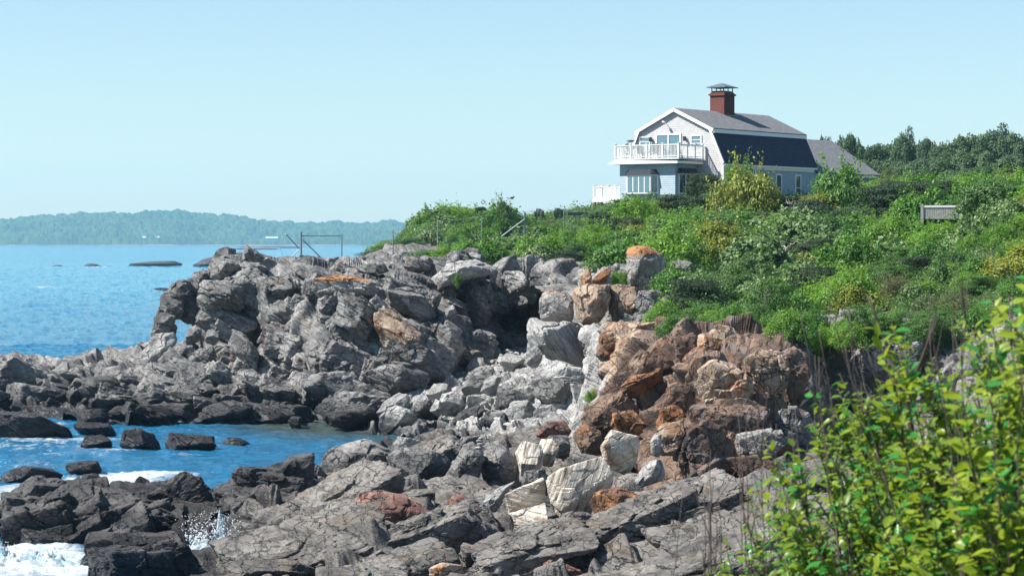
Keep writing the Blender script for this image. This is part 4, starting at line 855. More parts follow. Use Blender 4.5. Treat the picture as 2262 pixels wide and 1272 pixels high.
def breaker(cx, d_, rx, ry, hgt, jets, drops, label, seed, lift=0.):
    r = np.random.default_rng(seed); V = []; Fc = []; base = P(cx, HZ, d_); base[2] = -.05
    n = 90; u = np.linspace(-1, 1, n); A, B = np.meshgrid(u, u, indexing='ij')
    rr = np.sqrt(A*A+B*B); q = np.stack([A*rx, B*ry, 0*A], 2).reshape(-1, 3)+base
    prof = np.clip(1-rr**2, 0, 1).ravel()**.8
    z = prof*hgt*(.45+.35*vnoise(q*1.6, seed)+.3*vnoise(q*4, seed+1)+.18*vnoise(q*10, seed+2)+.1*vnoise(q*22, 3))
    for (jx, jy, jw, jh) in jets:
        rj = np.sqrt((A-jx)**2+(B-jy)**2).ravel(); z += jh*np.exp(-(rj/jw)**2)*np.clip(.45+1.3*vnoise(q*9, seed+5)+.8*vnoise(q*25, seed+6), 0, 1.6)
    q[:, 2] = -.12+z
    q[:, 2] += lift
    w = mk('wave', q, grid_faces(n, n)[:, ::-1], FOAM, smooth=True, loc=base)
    tag(w, label, 'wave')
    iv, if_ = ico(1); k = 0
    V = []; Fc = []
    for i in range(drops):
        jx, jy, jw, jh = jets[r.integers(len(jets))]
        tt = r.random()**.7; ang = r.uniform(-1, 1)*.9
        hh = jh*(.2+1.35*tt); off = ang*hh*.75+r.normal()*.12
        c = base+np.array([jx*rx+off, jy*ry+r.normal()*.25, hh*np.cos(ang*.7)+.05]); s_ = r.uniform(.006, .026)*(1.6-tt*1.1)
        V.append(c+iv*s_*np.array([1, 1, 1.3])); Fc.append(if_+len(iv)*i)
    sp = mk('spray', np.concatenate(V), np.concatenate(Fc), SPRAY, smooth=True); sp['kind'] = 'stuff'; sp.parent = w; sp.matrix_parent_inverse = Matrix.Translation(-Vector(base.tolist()))
breaker(70, 60.2, 1.9, 2.6, .42, [(-.5, .4, .22, .3), (.1, .3, .2, .22), (-.9, .2, .2, .4)], 260, 'broad white breaking wave surging at the lower left corner', 4)
breaker(300, 58.6, 1.4, 1.5, .3, [(0, .3, .3, .12)], 120, 'low white surf running beside the tilted black slab', 5)
breaker(470, 61.2, 1.2, .8, .5, [(.0, .1, .16, .5), (.16, .1, .1, .4), (-.35, 0, .2, .2), (.5, .1, .2, .25), (-.08, .0, .05, .8)], 2600, 'narrow wave bursting upward in the small cove', 6, .3)
breaker(225, 82.6, 1.5, 1.0, .16, [(0, 0, .3, .06)], 60, 'foam streak sliding past the black rocks in the inlet', 7)

# ------------------------------------------------------------------ the far shore
t = NT('far_forest_leaves'); g = t.n('ShaderNodeNewGeometry'); at = t.n('ShaderNodeAttribute', attribute_name='tint')
n = t.noise((g, 0), .012, 5, .65); col = (t.ramp(n, [(.35, (.012, .04, .015)), (.65, (.05, .11, .03))]), 0)
col = t.mix(t.math('MULTIPLY', (at, 2), .5), col, (.07, .11, .035)); t.link(col, t.b, 'Base Color'); t.set(Roughness=.9, Specular_IOR_Level=.1); FARF = t.m
nu, nv = 1500, 130
px = np.linspace(-500, 1700, nu); d0 = 4380; dep = np.linspace(0, 700, nv)
top = np.interp(px, [-500, -200, 0, 60, 130, 230, 400, 500, 600, 700, 760, 830, 870, 920, 1000, 1200, 1320, 1700], [486, 482, 479, 473, 469, 467, 468, 472, 485, 489, 493, 489, 485, 487, 489, 482, 474, 476])
PXg, DEP = np.meshgrid(px, dep, indexing='ij'); Dg = d0+DEP+40*np.interp(PXg, [-500, 200, 330, 600, 900], [0, 0, 0, 2, 3])+18*vnoise(np.stack([PXg.ravel()*.01, PXg.ravel()*0, PXg.ravel()*0], 1), 3).reshape(PXg.shape)
H = (HZ-top)[:, None]/F_PX*(d0+420)+8
prof = np.clip(DEP/420, 0, 1)**.62; fall = np.interp(DEP, [0, 420, 560, 700], [1, 1, .8, 0])
q = np.stack([(PXg-CX)/F_PX*Dg, Dg, 0*Dg], 2).reshape(-1, 3)
f1, f2, idv, e = voro(q*np.array([1/15., 1/17., 1]), 9); f1b, _, idb, _ = voro(q*np.array([1/6., 1/8., 1]), 19)
lump = (1-f1**2)*7*(.3+1.1*idv)+(1-f1b**2)*4*(.4+idb)+5*vnoise(q*.02, 8)
z = (H*prof*fall).ravel()*.9+lump*np.clip(DEP/30, 0, 1).ravel()+6*vnoise(q*.006, 4)*prof.ravel()-3
q[:, 2] = z-3
far_o = mk('far_forest', q, grid_faces(nu, nv)[:, ::-1], FARF, smooth=True, attrs={'tint': idv}); tag(far_o, kind='stuff', label='hazy wooded shore across the bay', cat='forest')
# pale strand at its foot
px2 = np.linspace(-500, 1700, 700); rows = np.array([-36, -20, 0, 30]); A, B = np.meshgrid(px2, rows, indexing='ij')
Dg = 4390+B+40*np.interp(A, [-500, 200, 330, 600, 900], [0, 0, 0, 2, 3]); zz = np.interp(B, [-36, -20, 0, 30], [-.8, .5, 1.2, 1.5])*(1+.4*vnoise(np.stack([A.ravel()*.08, B.ravel()*.1, 0*A.ravel()], 1), 7).reshape(A.shape))
q = np.stack([(A-CX)/F_PX*Dg, Dg, zz], 2).reshape(-1, 3)
st = mk('far_beach', q, grid_faces(700, 4)[:, ::-1], M['pale'], smooth=True); tag(st, kind='structure')
WHITE = plain('white_paint', (.8, .8, .79), .5, var=.04, scale=3); GREYR = plain('far_grey_roof', (.5, .5, .5), .7)
def far_house(px_, py, d_, w, h, lab, m=None, rm=GREYR):
    m = m or OLDH
    q = P(px_, py, d_); o = empty('far_house', q, 0, lab, 'house')
    MB().box(-w/2, w/2, 0, 12, -3, h).build('wall', m, o)
    MB().prism([(-1, h), (13, h), (6, h+3)], -w/2-1, w/2+1, 'x').build('roof', rm, o)
    mb = MB()
    for i in range(4):
        x = -w/2+w*(i+.5)/4; mb.box(x-1, x+1, -.15, .1, h*.3, h*.8)
    mb.build('window', plain('far_window', (.05, .07, .1), .2), o)
OLDH = plain('far_house_wall', (.4, .42, .42), .7)
far_house(600, 530, 4400, 20, 3, 'long white house with a pale roof on the far shore'); far_house(318, 529, 4440, 5, 3, 'left of two small white houses on the far shore'); far_house(347, 529, 4440, 6, 3, 'right of two small white houses on the far shore')


# ------------------------------------------------------------------ the house
def shingle(name, a, b, sx=1.6, rows=5.2, rough=.85, mortar=.55, offs=.5):
    t = NT(name); g = t.n('ShaderNodeTexCoord'); sp = t.n('ShaderNodeSeparateXYZ'); t.l(g, 3, sp, 0)
    cb = t.n('ShaderNodeCombineXYZ'); t.link(t.math('ADD', (sp, 0), (sp, 1)), cb, 0); t.l(sp, 2, cb, 1)
    br = t.n('ShaderNodeTexBrick'); t.l(cb, 0, br, 'Vector'); br.inputs['Scale'].default_value = 1; br.offset = offs
    br.inputs['Brick Width'].default_value = 1/sx; br.inputs['Row Height'].default_value = 1/rows; br.inputs['Mortar Size'].default_value = .018
    br.inputs['Color1'].default_value = (*a, 1); br.inputs['Color2'].default_value = (*b, 1); br.inputs['Mortar'].default_value = (*[c*mortar for c in a], 1)
    n = t.noise((g, 3), 2.2, 6, .6); col = t.mix(.35, (br, 0), (t.ramp(n, [(.3, (.75, .75, .75)), (.7, (1.15, 1.15, 1.15))]), 0), 'MULTIPLY')
    t.link(col, t.b, 'Base Color'); t.set(Roughness=rough, Specular_IOR_Level=.25)
    # each course steps out towards its lower edge
    fr = t.math('FRACT', t.math('MULTIPLY', (sp, 2), rows)); h = t.math('MULTIPLY', t.math('SUBTRACT', 1, fr), .05)
    t.bump(h, 1., 1.); return t.m
SHG = shingle('white_wall_shingles', (.42, .415, .425), (.5, .49, .495), 6, 6.0, mortar=.82)
SHB = shingle('grey_blue_wall_shingles', (.31, .4, .45), (.36, .45, .5), 5, 6.0, mortar=.75)
RFG = shingle('grey_roof_shingles', (.135, .14, .15), (.19, .195, .2), 3., 9., mortar=.7)
RFD = shingle('shaded_roof_shingles', (.018, .028, .06), (.03, .042, .085), 3., 6., mortar=.6)  # dark shingle, with the shade of the lower slopes painted in as navy
BRK = shingle('chimney_brick', (.075, .024, .018), (.125, .038, .028), 4.6, 13., mortar=1.6)
DARKM = plain('dark_metal', (.03, .035, .045), .5); BRNZ = plain('weathered_wood', (.12, .1, .085), .85); TRIM = WHITE
t = NT('window_glass'); t.set(Base_Color=(.03, .06, .08), Roughness=.04, Specular_IOR_Level=.9); GLASS = t.m
GLASSL = NT('pale_blue_window_glass'); GLASSL.set(Base_Color=(.1, .2, .25), Roughness=.06, Specular_IOR_Level=.9); GLASSL = GLASSL.m  # paler, bluer glass than the dark panes
AWN = plain('dark_awning', (.008, .01, .02), .8); NAVY = plain('navy_fabric', (.015, .03, .09), .8); LEAD = plain('lead_flashing', (.3, .31, .33), .5); BLK = plain('black_plastic', (.02, .02, .022), .5)
cn = P(1598, HZ, 193); HB = 11.0
house = empty('house', (cn[0], cn[1], HB), R(-36), 'white shingled house with dark gambrel roof, brick chimney and front balcony on the hill', 'house')
W, L, E, K, A_ = 9.0, 14.6, 3.4, 5.9, 7.54
kx = 1.085
prof = [(-W, -1.5), (0, -1.5), (0, E), (-kx, K), (-W/2, A_), (-W+kx, K), (-W, E)]
ins = .06
MB().prism(prof, 0, .25, 'y').build('gable_wall', SHG, house)
MB().prism(prof, L-.25, L, 'y').build('rear_wall', SHG, house)
MB().box(-.22, 0, .25, L-.25, -1.5, E-.02).build('side_wall', SHB, house)
MB().box(-W, -W+.22, .25, L-.25, -1.5, E-.02).build('side_wall', SHB, house)
def slab(a, b, th, y0, y1, name, mat, par=house):
    (x0, z0), (x1, z1) = a, b; dx, dz = x1-x0, z1-z0; l = math.hypot(dx, dz); nx, nz = -dz/l*th, dx/l*th
    if nz < 0: nx, nz = -nx, -nz
    return MB().prism([(x0, z0), (x1, z1), (x1+nx, z1+nz), (x0+nx, z0+nz)], y0, y1, 'y').build(name, mat, par)
ov = .18
roof = slab((.22, E-.35*.9+.02), (-kx+.02, K), .1, -ov, L+ov, 'lower_roof', RFD)
slab((-W-.22, E-.3), (-W+kx-.02, K), .1, -ov, L+ov, 'lower_roof', RFD)
slab((-kx+.28, K-.06), (-W/2-.0, A_+.01), .12, -ov, L+ov, 'upper_roof', RFG)
slab((-W+kx-.28, K-.06), (-W/2+.0, A_+.01), .12, -ov, L+ov, 'upper_roof', RFG)
# white trim: rake boards, knee fascia, eave gutter, corner boards
def rake(a, b, w, y, name='rake_board', th=.06):
    (x0, z0), (x1, z1) = a, b; l = math.hypot(x1-x0, z1-z0); nx, nz = (z1-z0)/l*w, -(x1-x0)/l*w
    if (x0+nx+W/2)**2+(z0+nz-2)**2 > (x0+W/2)**2+(z0-2)**2: nx, nz = -nx, -nz
    return MB().prism([(x0, z0), (x1, z1), (x1+nx, z1+nz), (x0+nx, z0+nz)], y, y+th, 'y').build(name, TRIM, house)
for y in (-ov-.063, L+ov+.003):
    rake((.2, E-.2), (-kx+.06, K), .22, y); rake((-W-.2, E-.2), (-W+kx-.06, K), .22, y)
    rake((-kx+.3, K+.0), (-W/2, A_+.12), .26, y-.004); rake((-W+kx-.3, K+.0), (-W/2, A_+.12), .26, y-.004)
MB().box(-kx+.22, -kx+.34, -ov, L+ov, K-.32, K-.03).build('fascia', TRIM, house)
MB().box(-W+kx-.34, -W+kx-.22, -ov, L+ov, K-.32, K-.03).build('fascia', TRIM, house)
MB().box(.03, .26, -ov, L+ov, E-.42, E-.28).box(.003, .05, 0, L, E-.62, E-.42).build('gutter', TRIM, house)
MB().box(-.12, .03, -.03, .1, -1.5, E-.42).build('corner_board', TRIM, house)
# chimney
ch = MB().box(-5.1, -3.75, 6.35, 8.0, 6.4, 9.2).build('chimney', BRK, house)
MB().box(-5.2, -3.65, 6.25, 8.1, 8.95, 9.1).build('brick_cap', BRK, ch)
MB().box(-5.02, -3.83, 6.43, 7.92, 9.2, 9.34).build('flue_top', DARKM, ch)
MB().box(-5.16, -3.69, 6.29, 8.06, 6.95, 7.35).build('flashing', LEAD, ch)
for x in (-5.0, -3.87):
    for y in (6.46, 7.17, 7.88): MB().box(x-.03, x+.03, y-.03, y+.03, 9.34, 9.62).build('cap_post', DARKM, ch)
mb = MB(); mb.v = [(-5.35,6.15,9.6),(-3.5,6.15,9.6),(-3.5,8.2,9.6),(-5.35,8.2,9.6),(-5.35,6.15,9.66),(-3.5,6.15,9.66),(-3.5,8.2,9.66),(-5.35,8.2,9.66),(-4.43,6.9,9.98),(-4.43,7.45,9.98)]
mb.f = [(3,2,1,0),(0,1,5,4),(1,2,6,5),(2,3,7,6),(3,0,4,7),(4,5,8),(5,6,9,8),(6,7,9),(7,4,8,9)]; mb.build('chimney_hood', plain('slate_hood', (.1, .13, .16), .5), ch)
# rear wing
WG = [(-9, -1.5), (0, -1.5), (0, 2.9), (-4.5, 5.75), (-9, 2.9)]
MB().prism(WG, L+.01, 25.6, 'y').build('rear_wing', SHB, house)
slab((.35, 2.68), (-4.5, 5.78), .12, L+ov+.1, 25.9, 'rear_roof', RFG); slab((-9.35, 2.68), (-4.5, 5.78), .12, L+ov+.1, 25.9, 'rear_roof', RFG)
MB().box(.02, .3, L+.3, 25.8, 2.5, 2.66).build('rear_fascia', TRIM, house)
# windows: (frame, panes)
def window(par, x, y, z0, z1, w, ax='y', panes=1, bars=0, glass=GLASS, fw=.09, sgn=-1, name='window', proud=.07):
    """a framed window on the plane y=const (ax y) or x=const (ax x)"""
    fr = MB()
    def bx(a0, a1, z_0, z_1, p0, p1, m):
        lo, hi = sorted((p0*sgn, p1*sgn))
        if ax == 'y': m.box(a0, a1, y+lo, y+hi, z_0, z_1)
        else: m.box(x+lo, x+hi, a0, a1, z_0, z_1)
    c = x if ax == 'y' else y
    a0, a1 = c-w/2, c+w/2
    bx(a0-fw, a0, z0-fw, z1+fw, .003, proud, fr); bx(a1, a1+fw, z0-fw, z1+fw, .003, proud, fr)
    bx(a0, a1, z1, z1+fw, .003, proud, fr); bx(a0, a1, z0-fw, z0, .003, proud+.03, fr)
    f = fr.build(name, TRIM, par)
    pw = w/panes
    for i in range(panes):
        g = MB(); q0, q1 = a0+i*pw, a0+(i+1)*pw
        bx(q0+(.04 if i else 0), q1-(.04 if i < panes-1 else 0), z0, z1, .006, .025, g); g.build('pane', glass, f)
        if i:
            m = MB(); bx(q0-.045, q0+.045, z0, z1, .005, proud-.004, m); m.build('mullion', TRIM, f)
    if bars:
        m = MB()
        for k in range(1, bars+1): zz = z0+(z1-z0)*k/(bars+1); bx(a0, a1, zz-.025, zz+.025, .027, .045, m)
        m.build('glazing_bar', TRIM, f)
    return f
sd = window(house, -5.12, 0, 3.5, 5.5, 2.15, panes=2, glass=GLASSL, fw=.14, name='sliding_door')
window(house, -7.35, 0, 4.35, 5.35, .85, bars=2, glass=GLASSL); window(house, -2.5, 0, 4.2, 5.35, .85, bars=3, glass=GLASSL)
window(house, -.95, 0, 1.0, 1.9, .9)
for x in (-6.72, -3.5):
    lp = MB(); lp.box(x-.05, x+.05, -.12, -.003, 5.2, 5.3); lp.box(x-.09, x+.09, -.3, -.1, 5.0, 5.36); lp.build('wall_lamp', BLK, house)
MB().tube([(-5.2, -.003, 6.3), (-5.25, -.45, 6.55)], .03).box(-5.4, -5.2, -.55, -.35, 6.5, 6.62).build('floodlight', TRIM, house)
MB().box(-9.3, -9.15, .1, .3, 4.6, 4.9).tube([(-8.5, .1, 5.2), (-9.2, .1, 4.9)], .02).build('eave_lamp', BLK, house)
window(house, 0, 4.4, 1.7, 2.9, .9, 'x', sgn=1, glass=GLASSL, name='side_door', fw=.16)
for y in (8.7, 11.9): window(house, 0, y, .4, 2.4, .75, 'x', sgn=1, glass=GLASS, bars=1, fw=.1)
window(house, 0, 16.2, .6, 2.1, 1.2, 'x', sgn=1, panes=2)
MB().box(.003, .2, 6.6, 6.75, 2.0, 2.35).build('wall_lamp', BLK, house)
# sunroom with the balcony on its roof
sx0, sx1, sy = -7.55, -2.35, -3.4
sun = MB().box(sx0, sx1, sy, -.003, -1.6, 3.1).build('sunroom', SHB, house)
MB().prism([(sx0-.75, 3.1), (sx1+.55, 3.1), (sx1+.55, 3.28), (sx0-.1, 3.42), (sx0-.75, 3.2)], sy-.55, -.07, 'y').build('eave', TRIM, sun)
MB().box(sx0-.2, sx1+.62, sy-.45, -.075, 3.425, 3.55).build('balcony_deck', plain('grey_white_deck', (.6, .6, .6), .7), sun)
bay = MB().prism([(-6.95, sy-.003), (-6.55, sy-.55), (-4.3, sy-.55), (-3.9, sy-.003)], .75, 2.25, 'z').build('bay_window', TRIM, sun)
nb = 4
for i in range(nb):
    a = -6.5+i*(2.15/nb)
    MB().box(a+.05, a+2.15/nb-.05, sy-.565, sy-.552, .86, 2.15).build('pane', GLASSL, bay)
for (xa, xb) in ((-6.93, -6.57), (-3.92, -4.28)):
    mb = MB(); dx = xb-xa; s_ = math.hypot(dx, .547); n = (-.547/s_*(1 if dx > 0 else -1)*.012, -abs(dx)/s_*.012)
    p0 = (xa+dx*.15+n[0], sy-.003-.547*.15+n[1]); p1 = (xa+dx*.85+n[0], sy-.003-.547*.85+n[1])
    p2 = (p1[0]-n[0]*.5, p1[1]-n[1]*.5); p3 = (p0[0]-n[0]*.5, p0[1]-n[1]*.5)
    mb.prism([p0, p1, p2, p3], .86, 2.15, 'z').build('pane', GLASSL, bay)
mb = MB(); mb.v = [(-7.05, sy-.004, 2.26), (-6.6, sy-.66, 2.26), (-4.25, sy-.66, 2.26), (-3.8, sy-.004, 2.26), (-6.75, sy-.004, 2.66), (-6.4, sy-.3, 2.66), (-4.45, sy-.3, 2.66), (-4.1, sy-.004, 2.66)]
mb.f = [(3, 2, 1, 0), (0, 1, 5, 4), (1, 2, 6, 5), (2, 3, 7, 6), (4, 5, 6, 7), (0, 4, 7, 3)]; mb.build('awning', AWN, bay)
mb = MB(); mb.v = [(-6.9, sy-.004, .74), (-6.5, sy-.5, .74), (-4.35, sy-.5, .74), (-3.95, sy-.004, .74), (-5.9, sy-.004, .05), (-5.6, sy-.2, .12), (-5.2, sy-.2, .12), (-4.9, sy-.004, .05)]
mb.f = [(0, 1, 2, 3), (1, 0, 4, 5), (2, 1, 5, 6), (3, 2, 6, 7), (0, 3, 7, 4), (7, 6, 5, 4)]; mb.build('bay_bracket', SHB, bay)
window(house, sx1, -1.9, .8, 2.25, 1.9, 'x', sgn=1, panes=2, glass=GLASS)
MB().prism([(-3.1, 2.35), (-.7, 2.35), (-.9, 2.75), (-2.9, 2.75)], sx1+.003, sx1+.4, 'x').build('side_awning', AWN, sun)
# railings
def railing(par, a, b, z, posts, h=1.02, zb=None):
    """a, b: ends (x,y); runs at height z (zb at the far end for stairs)"""
    zb = z if zb is None else zb
    r = empty('railing', (0, 0, 0), parent=par)
    a = Vector((*a, z)); b = Vector((*b, zb)); l = (b-a).length; t_ = (b-a)/l; nrm = Vector((-t_.y, t_.x, 0)).normalized()
    def bar(p, q, w, hh, mb):
        c = []
        for e in (p, q):
            for s1 in (-1, 1):
                for s2 in (-1, 1): c.append(tuple(e+nrm*w*s1+Vector((0, 0, hh*s2))))
        n = len(mb.v); mb.v += c; mb.f += [tuple(n+i for i in f) for f in ((0,1,3,2),(4,6,7,5),(0,4,5,1),(2,3,7,6),(0,2,6,4),(1,5,7,3))]
    m = MB(); bar(a+Vector((0,0,h)), b+Vector((0,0,h)), .05, .035, m); m.build('top_rail', TRIM, r)
    m = MB(); bar(a+Vector((0,0,.1)), b+Vector((0,0,.1)), .035, .03, m); m.build('bottom_rail', TRIM, r)
    m = MB(); k = int(l/.125)
    for i in range(1, k):
        p = a+(b-a)*i/k; m.box(p.x-.019, p.x+.019, p.y-.019, p.y+.019, p.z+.13, p.z+h-.036)
    m.build('balusters', TRIM, r)
    for i in range(posts):
        p = a+(b-a)*i/(posts-1)
        MB().box(p.x-.07, p.x+.07, p.y-.07, p.y+.07, p.z, p.z+h+.1).box(p.x-.1, p.x+.1, p.y-.1, p.y+.1, p.z+h+.1, p.z+h+.14).build('post', TRIM, r)
    return r
bx0, bx1, by = -7.72, -1.78, -3.8
dz = 3.555
railing(house, (bx0, by), (bx1, by), dz, 5); railing(house, (bx1, by+.1), (bx1, -.25), dz, 4); railing(house, (bx0, by+.1), (bx0, -.25), dz, 4)
# stair at the left end
stair = empty('stair', (0, 0, 0), parent=house)
MB().box(-10.25, -7.6, -3.3, -2.0, .15, .4).build('platform', TRIM, stair)
railing(stair, (-10.15, -3.2), (-8.75, -3.2), .4, 2, .95); railing(stair, (-10.15, -3.1), (-10.15, -2.1), .4, 2, .95); railing(stair, (-8.75, -3.28), (-7.1, -4.4), .4, 2, .95, -.75)
railing(stair, (-10.15, -2.06), (-7.6, -2.06), .4, 3, .95)
mb = MB()
for i in range(6): mb.box(-8.6+i*.25, -8.35+i*.25, -4.6, -3.4, .22-.19*i, .28-.19*i)
mb.build('steps', TRIM, stair)
for x, y in ((-10.1, -3.2), (-8.8, -3.2), (-10.1, -2.1)): MB().box(x-.07, x+.07, y-.07, y+.07, -3, .15).build('stair_post', BRNZ, stair)
# things standing on the balcony
def hloc(x, y, z):
    a = R(-36); return (cn[0]+x*math.cos(a)-y*math.sin(a), cn[1]+x*math.sin(a)+y*math.cos(a), HB+z)
gr = empty('barbecue', hloc(-6.9, -2.9, dz), R(-36), 'dark round barbecue with its lid up at the left of the balcony', 'barbecue')
MB().ell((0, 0, .85), (.33, .33, .2)).build('bowl', BLK, gr, True); MB().ell((0, .1, 1.42), (.34, .3, .08)).tube([(0, .28, .9), (0, .28, 1.4)], .02).build('lid', BLK, gr, True)
for a in (0, 2.1, 4.2): MB().tube([(.2*math.cos(a), .2*math.sin(a), .75), (.35*math.cos(a), .35*math.sin(a), 0)], .02).build('leg', BLK, gr)
def pchair(x, y, rz, lab):
    o = empty('patio_chair', hloc(x, y, dz), rz, lab, 'chair', 'patio chairs on the balcony')
    MB().box(-.28, .28, -.28, .28, .4, .46).build('seat', NAVY, o); MB().prism([(.24, .46), (.3, .46), (.42, 1.12), (.36, 1.12)], -.28, .28, 'x').build('backrest', NAVY, o)
    for i, j in ((-1, -1), (-1, 1), (1, -1), (1, 1)): MB().box(i*.25-.02, i*.25+.02, j*.25-.02, j*.25+.02, 0, .4).build('leg', BLK, o)
    for i in (-1, 1): MB().box(i*.28-.03, i*.28+.03, -.28, .3, .62, .66).box(i*.28-.02, i*.28+.02, -.26, -.22, .4, .62).build('armrest', BLK, o)
for x, y, rz, lab in [(-7.45, -2.4, R(-60), 'patio chair at the far left of the balcony beside the barbecue'), (-6.2, -2.2, R(40), 'patio chair just right of the barbecue'), (-5.4, -1.6, R(-36), 'patio chair left of the covered table'), (-3.9, -1.6, R(-20), 'patio chair right of the covered table'), (-2.9, -1.9, R(-90), 'patio chair nearest the right balcony railing')]: pchair(x, y, rz, lab)
tb = empty('patio_table', hloc(-4.65, -2.6, dz), R(-36), 'patio table under a navy cover in the middle of the balcony', 'table')
MB().box(-.75, .75, -.45, .45, .68, .74).build('tabletop', NAVY, tb); MB().ell((0, 0, .8), (.5, .35, .38)).build('cover', NAVY, tb, True)
for i, j in ((-1, -1), (-1, 1), (1, -1), (1, 1)): MB().box(i*.66-.03, i*.66+.03, j*.36-.03, j*.36+.03, 0, .68).build('leg', BLK, tb)
# ------------------------------------------------------------------ lawn chairs, white fence, chain-link fence
GRN = plain('dark_green_paint', (.02, .04, .045), .6)
def lawn_chair(px_, py, d_, lab):
    q = P(px_, py, d_); o = empty('lawn_chair', q, R(170), lab, 'chair', 'fan-backed lawn chairs on the lawn')
    mb = MB()
    for k in range(7):
        a = (k-3)*.075; hgt = 1.02-.028*(k-3)**2
        mb.prism([(.2, .35), (.23, .35), (.23+.35, .35+hgt*.72), (.2+.35, .35+hgt*.72)], a*1.35-.04, a*1.35+.04, 'x')
    mb.build('backrest', GRN, o)
    MB().prism([(-.35, .42), (.25, .28), (.25, .31), (-.35, .45)], -.28, .28, 'x').build('seat', GRN, o)
    for i in (-1, 1):
        MB().box(i*.36-.07, i*.36+.07, -.42, .35, .56, .59).build('armrest', GRN, o)
        MB().box(i*.33-.02, i*.33+.02, -.38, -.3, 0, .56).build('leg', GRN, o); MB().box(i*.33-.02, i*.33+.02, .2, .28, 0, .56).build('leg', GRN, o)
lawn_chair(1194, 494, 178, 'left of two dark fan-backed lawn chairs against the sky')
lawn_chair(1236, 492, 180, 'right of two dark fan-backed lawn chairs against the sky')
q = P(1277, 494, 182); tt = empty('garden_bench', q, 0, 'low dark bench on the lawn right of the lawn chairs', 'bench')
MB().box(-.75, .75, -.25, .25, .45, .52).build('seat', GRN, tt); MB().box(-.75, .75, .22, .27, .6, .85).build('backrest', GRN, tt)
for i in (-1, 1): MB().box(i*.65-.05, i*.65+.05, -.22, .27, 0, .45).build('leg', GRN, tt)
q = P(2037, 488, 124); wf = empty('white_fence', q, R(-14), 'short run of pale wooden fence among the shrubs on the right', 'fence')
OLDW = plain('weathered_white_wood', (.34, .33, .31), .85, var=.3, scale=12)
MB().box(-.07, .07, -.07, .07, -.2, .86).build('post', OLDW, wf); MB().box(.07, 1.9, -.05, .05, .68, .78).build('top_rail', TRIM, wf); MB().box(.07, 1.9, -.03, .03, .1, .18).build('bottom_rail', OLDW, wf)
mb = MB()
for k in range(20): mb.box(.09+k*.09, .165+k*.09, -.02, .02, .12, .68)
mb.build('boards', OLDW, wf); MB().box(1.9, 2.04, -.07, .07, -.6, .86).build('post', OLDW, wf)
STEEL = plain('galvanised_steel', (.2, .24, .27), .5, metal=.3)
wr = STEEL
fposts = [(665, 512, 592, 138), (755, 517, 590, 138.4), (868, 507, 580, 137.4), (967, 490, 560, 136.6), (1064, 478, 545, 136), (1159, 468, 545, 137), (1246, 462, 500, 152), (1330, 462, 500, 178)]
fb_ = P(665, 592, 138); fence = empty('chain_link_fence', fb_, 0, 'tall chain-link fence running from the cliff edge up through the shrubs', 'fence')
def rel(p): return tuple(np.array(p)-fb_)
tops = []; bots = []
for i, (x, yt, yb, d_) in enumerate(fposts):
    a, b = P(x, yt, d_), P(x, yb, d_); tops.append(a); bots.append(b)
    MB().tube([rel(b), rel(a)], .055 if i in (0, 5) else .035).build('post', STEEL, fence)
MB().tube([rel(P(665, 521, 138)), rel(P(755, 521, 138.6))], .03).build('rail', STEEL, fence)
MB().tube([rel(P(669, 530, 138)), rel(P(716, 576, 138.2))], .03).build('brace', STEEL, fence)
MB().tube([rel(P(1159, 484, 137)), rel(P(1108, 522, 136.5))], .035).build('brace', plain('pale_steel', (.5, .52, .52), .5), fence)
mb = MB()
for i in range(len(tops)-1):
    t0, t1, b0, b1 = tops[i], tops[i+1], bots[i], bots[i+1]
    if i: mb.tube([rel(t0), rel(t1)], .006, 4, False)
    l = np.linalg.norm(t1-t0); hgt = np.linalg.norm(t0-b0); st_ = .15; hgt = hgt
    n_ = int((l+hgt)/st_)
    for s_ in ((0, 1) if i < 5 else ()):
        for k in range(n_):
            u0 = k*st_; pa = [max(0, u0-hgt), min(hgt, u0)]; pb = [min(l, u0), max(0, u0-l)]
            fa, fb2 = pa[0]/l, pb[0]/l
            if s_: fa, fb2 = 1-fa, 1-fb2
            A0 = b0+(b1-b0)*fa; T0 = t0+(t1-t0)*fa; B0 = b0+(b1-b0)*fb2; T1 = t0+(t1-t0)*fb2
            va = A0+(T0-A0)*pa[1]/hgt*.98; vb = B0+(T1-B0)*pb[1]/hgt*.98
            if np.linalg.norm(va-vb) > .05: mb.tube([rel(va), rel(vb)], .0022, 3, False)
mb.build('wire_mesh', STEEL, fence)
q = P(662, 592, 137.5); og = empty('fence_outrigger', q, 0, 'steel arms splayed from the fence end over the cliff edge', 'fence brace')
def rl(p): return tuple(np.array(p)-q)
MB().tube([rl(P(631, 517, 136.5)), rl(P(661, 549, 137.5))], .03).build('arm', STEEL, og); MB().tube([rl(P(619, 548, 136)), rl(P(662, 548, 137.5))], .018).build('arm', STEEL, og)
MB().tube([rl(P(630, 580, 137)), rl(P(661, 551, 137.5))], .03).build('arm', plain('pale_bar', (.6, .58, .52), .6), og)
mb = MB(); mb.tube([rl(P(619, 548, 136)), rl(P(631, 580, 137))], .008, 4); mb.tube([rl(P(631, 517, 136.5)), rl(P(619, 548, 136))], .006, 4); mb.build('wire', STEEL, og)
q = P(667, 592, 137.4); tag(MB().box(-.13, .1, -.1, .1, 0, .72).build('wooden_post', BRNZ), 'short dark wooden post at the foot of the fence end', 'post').location = q


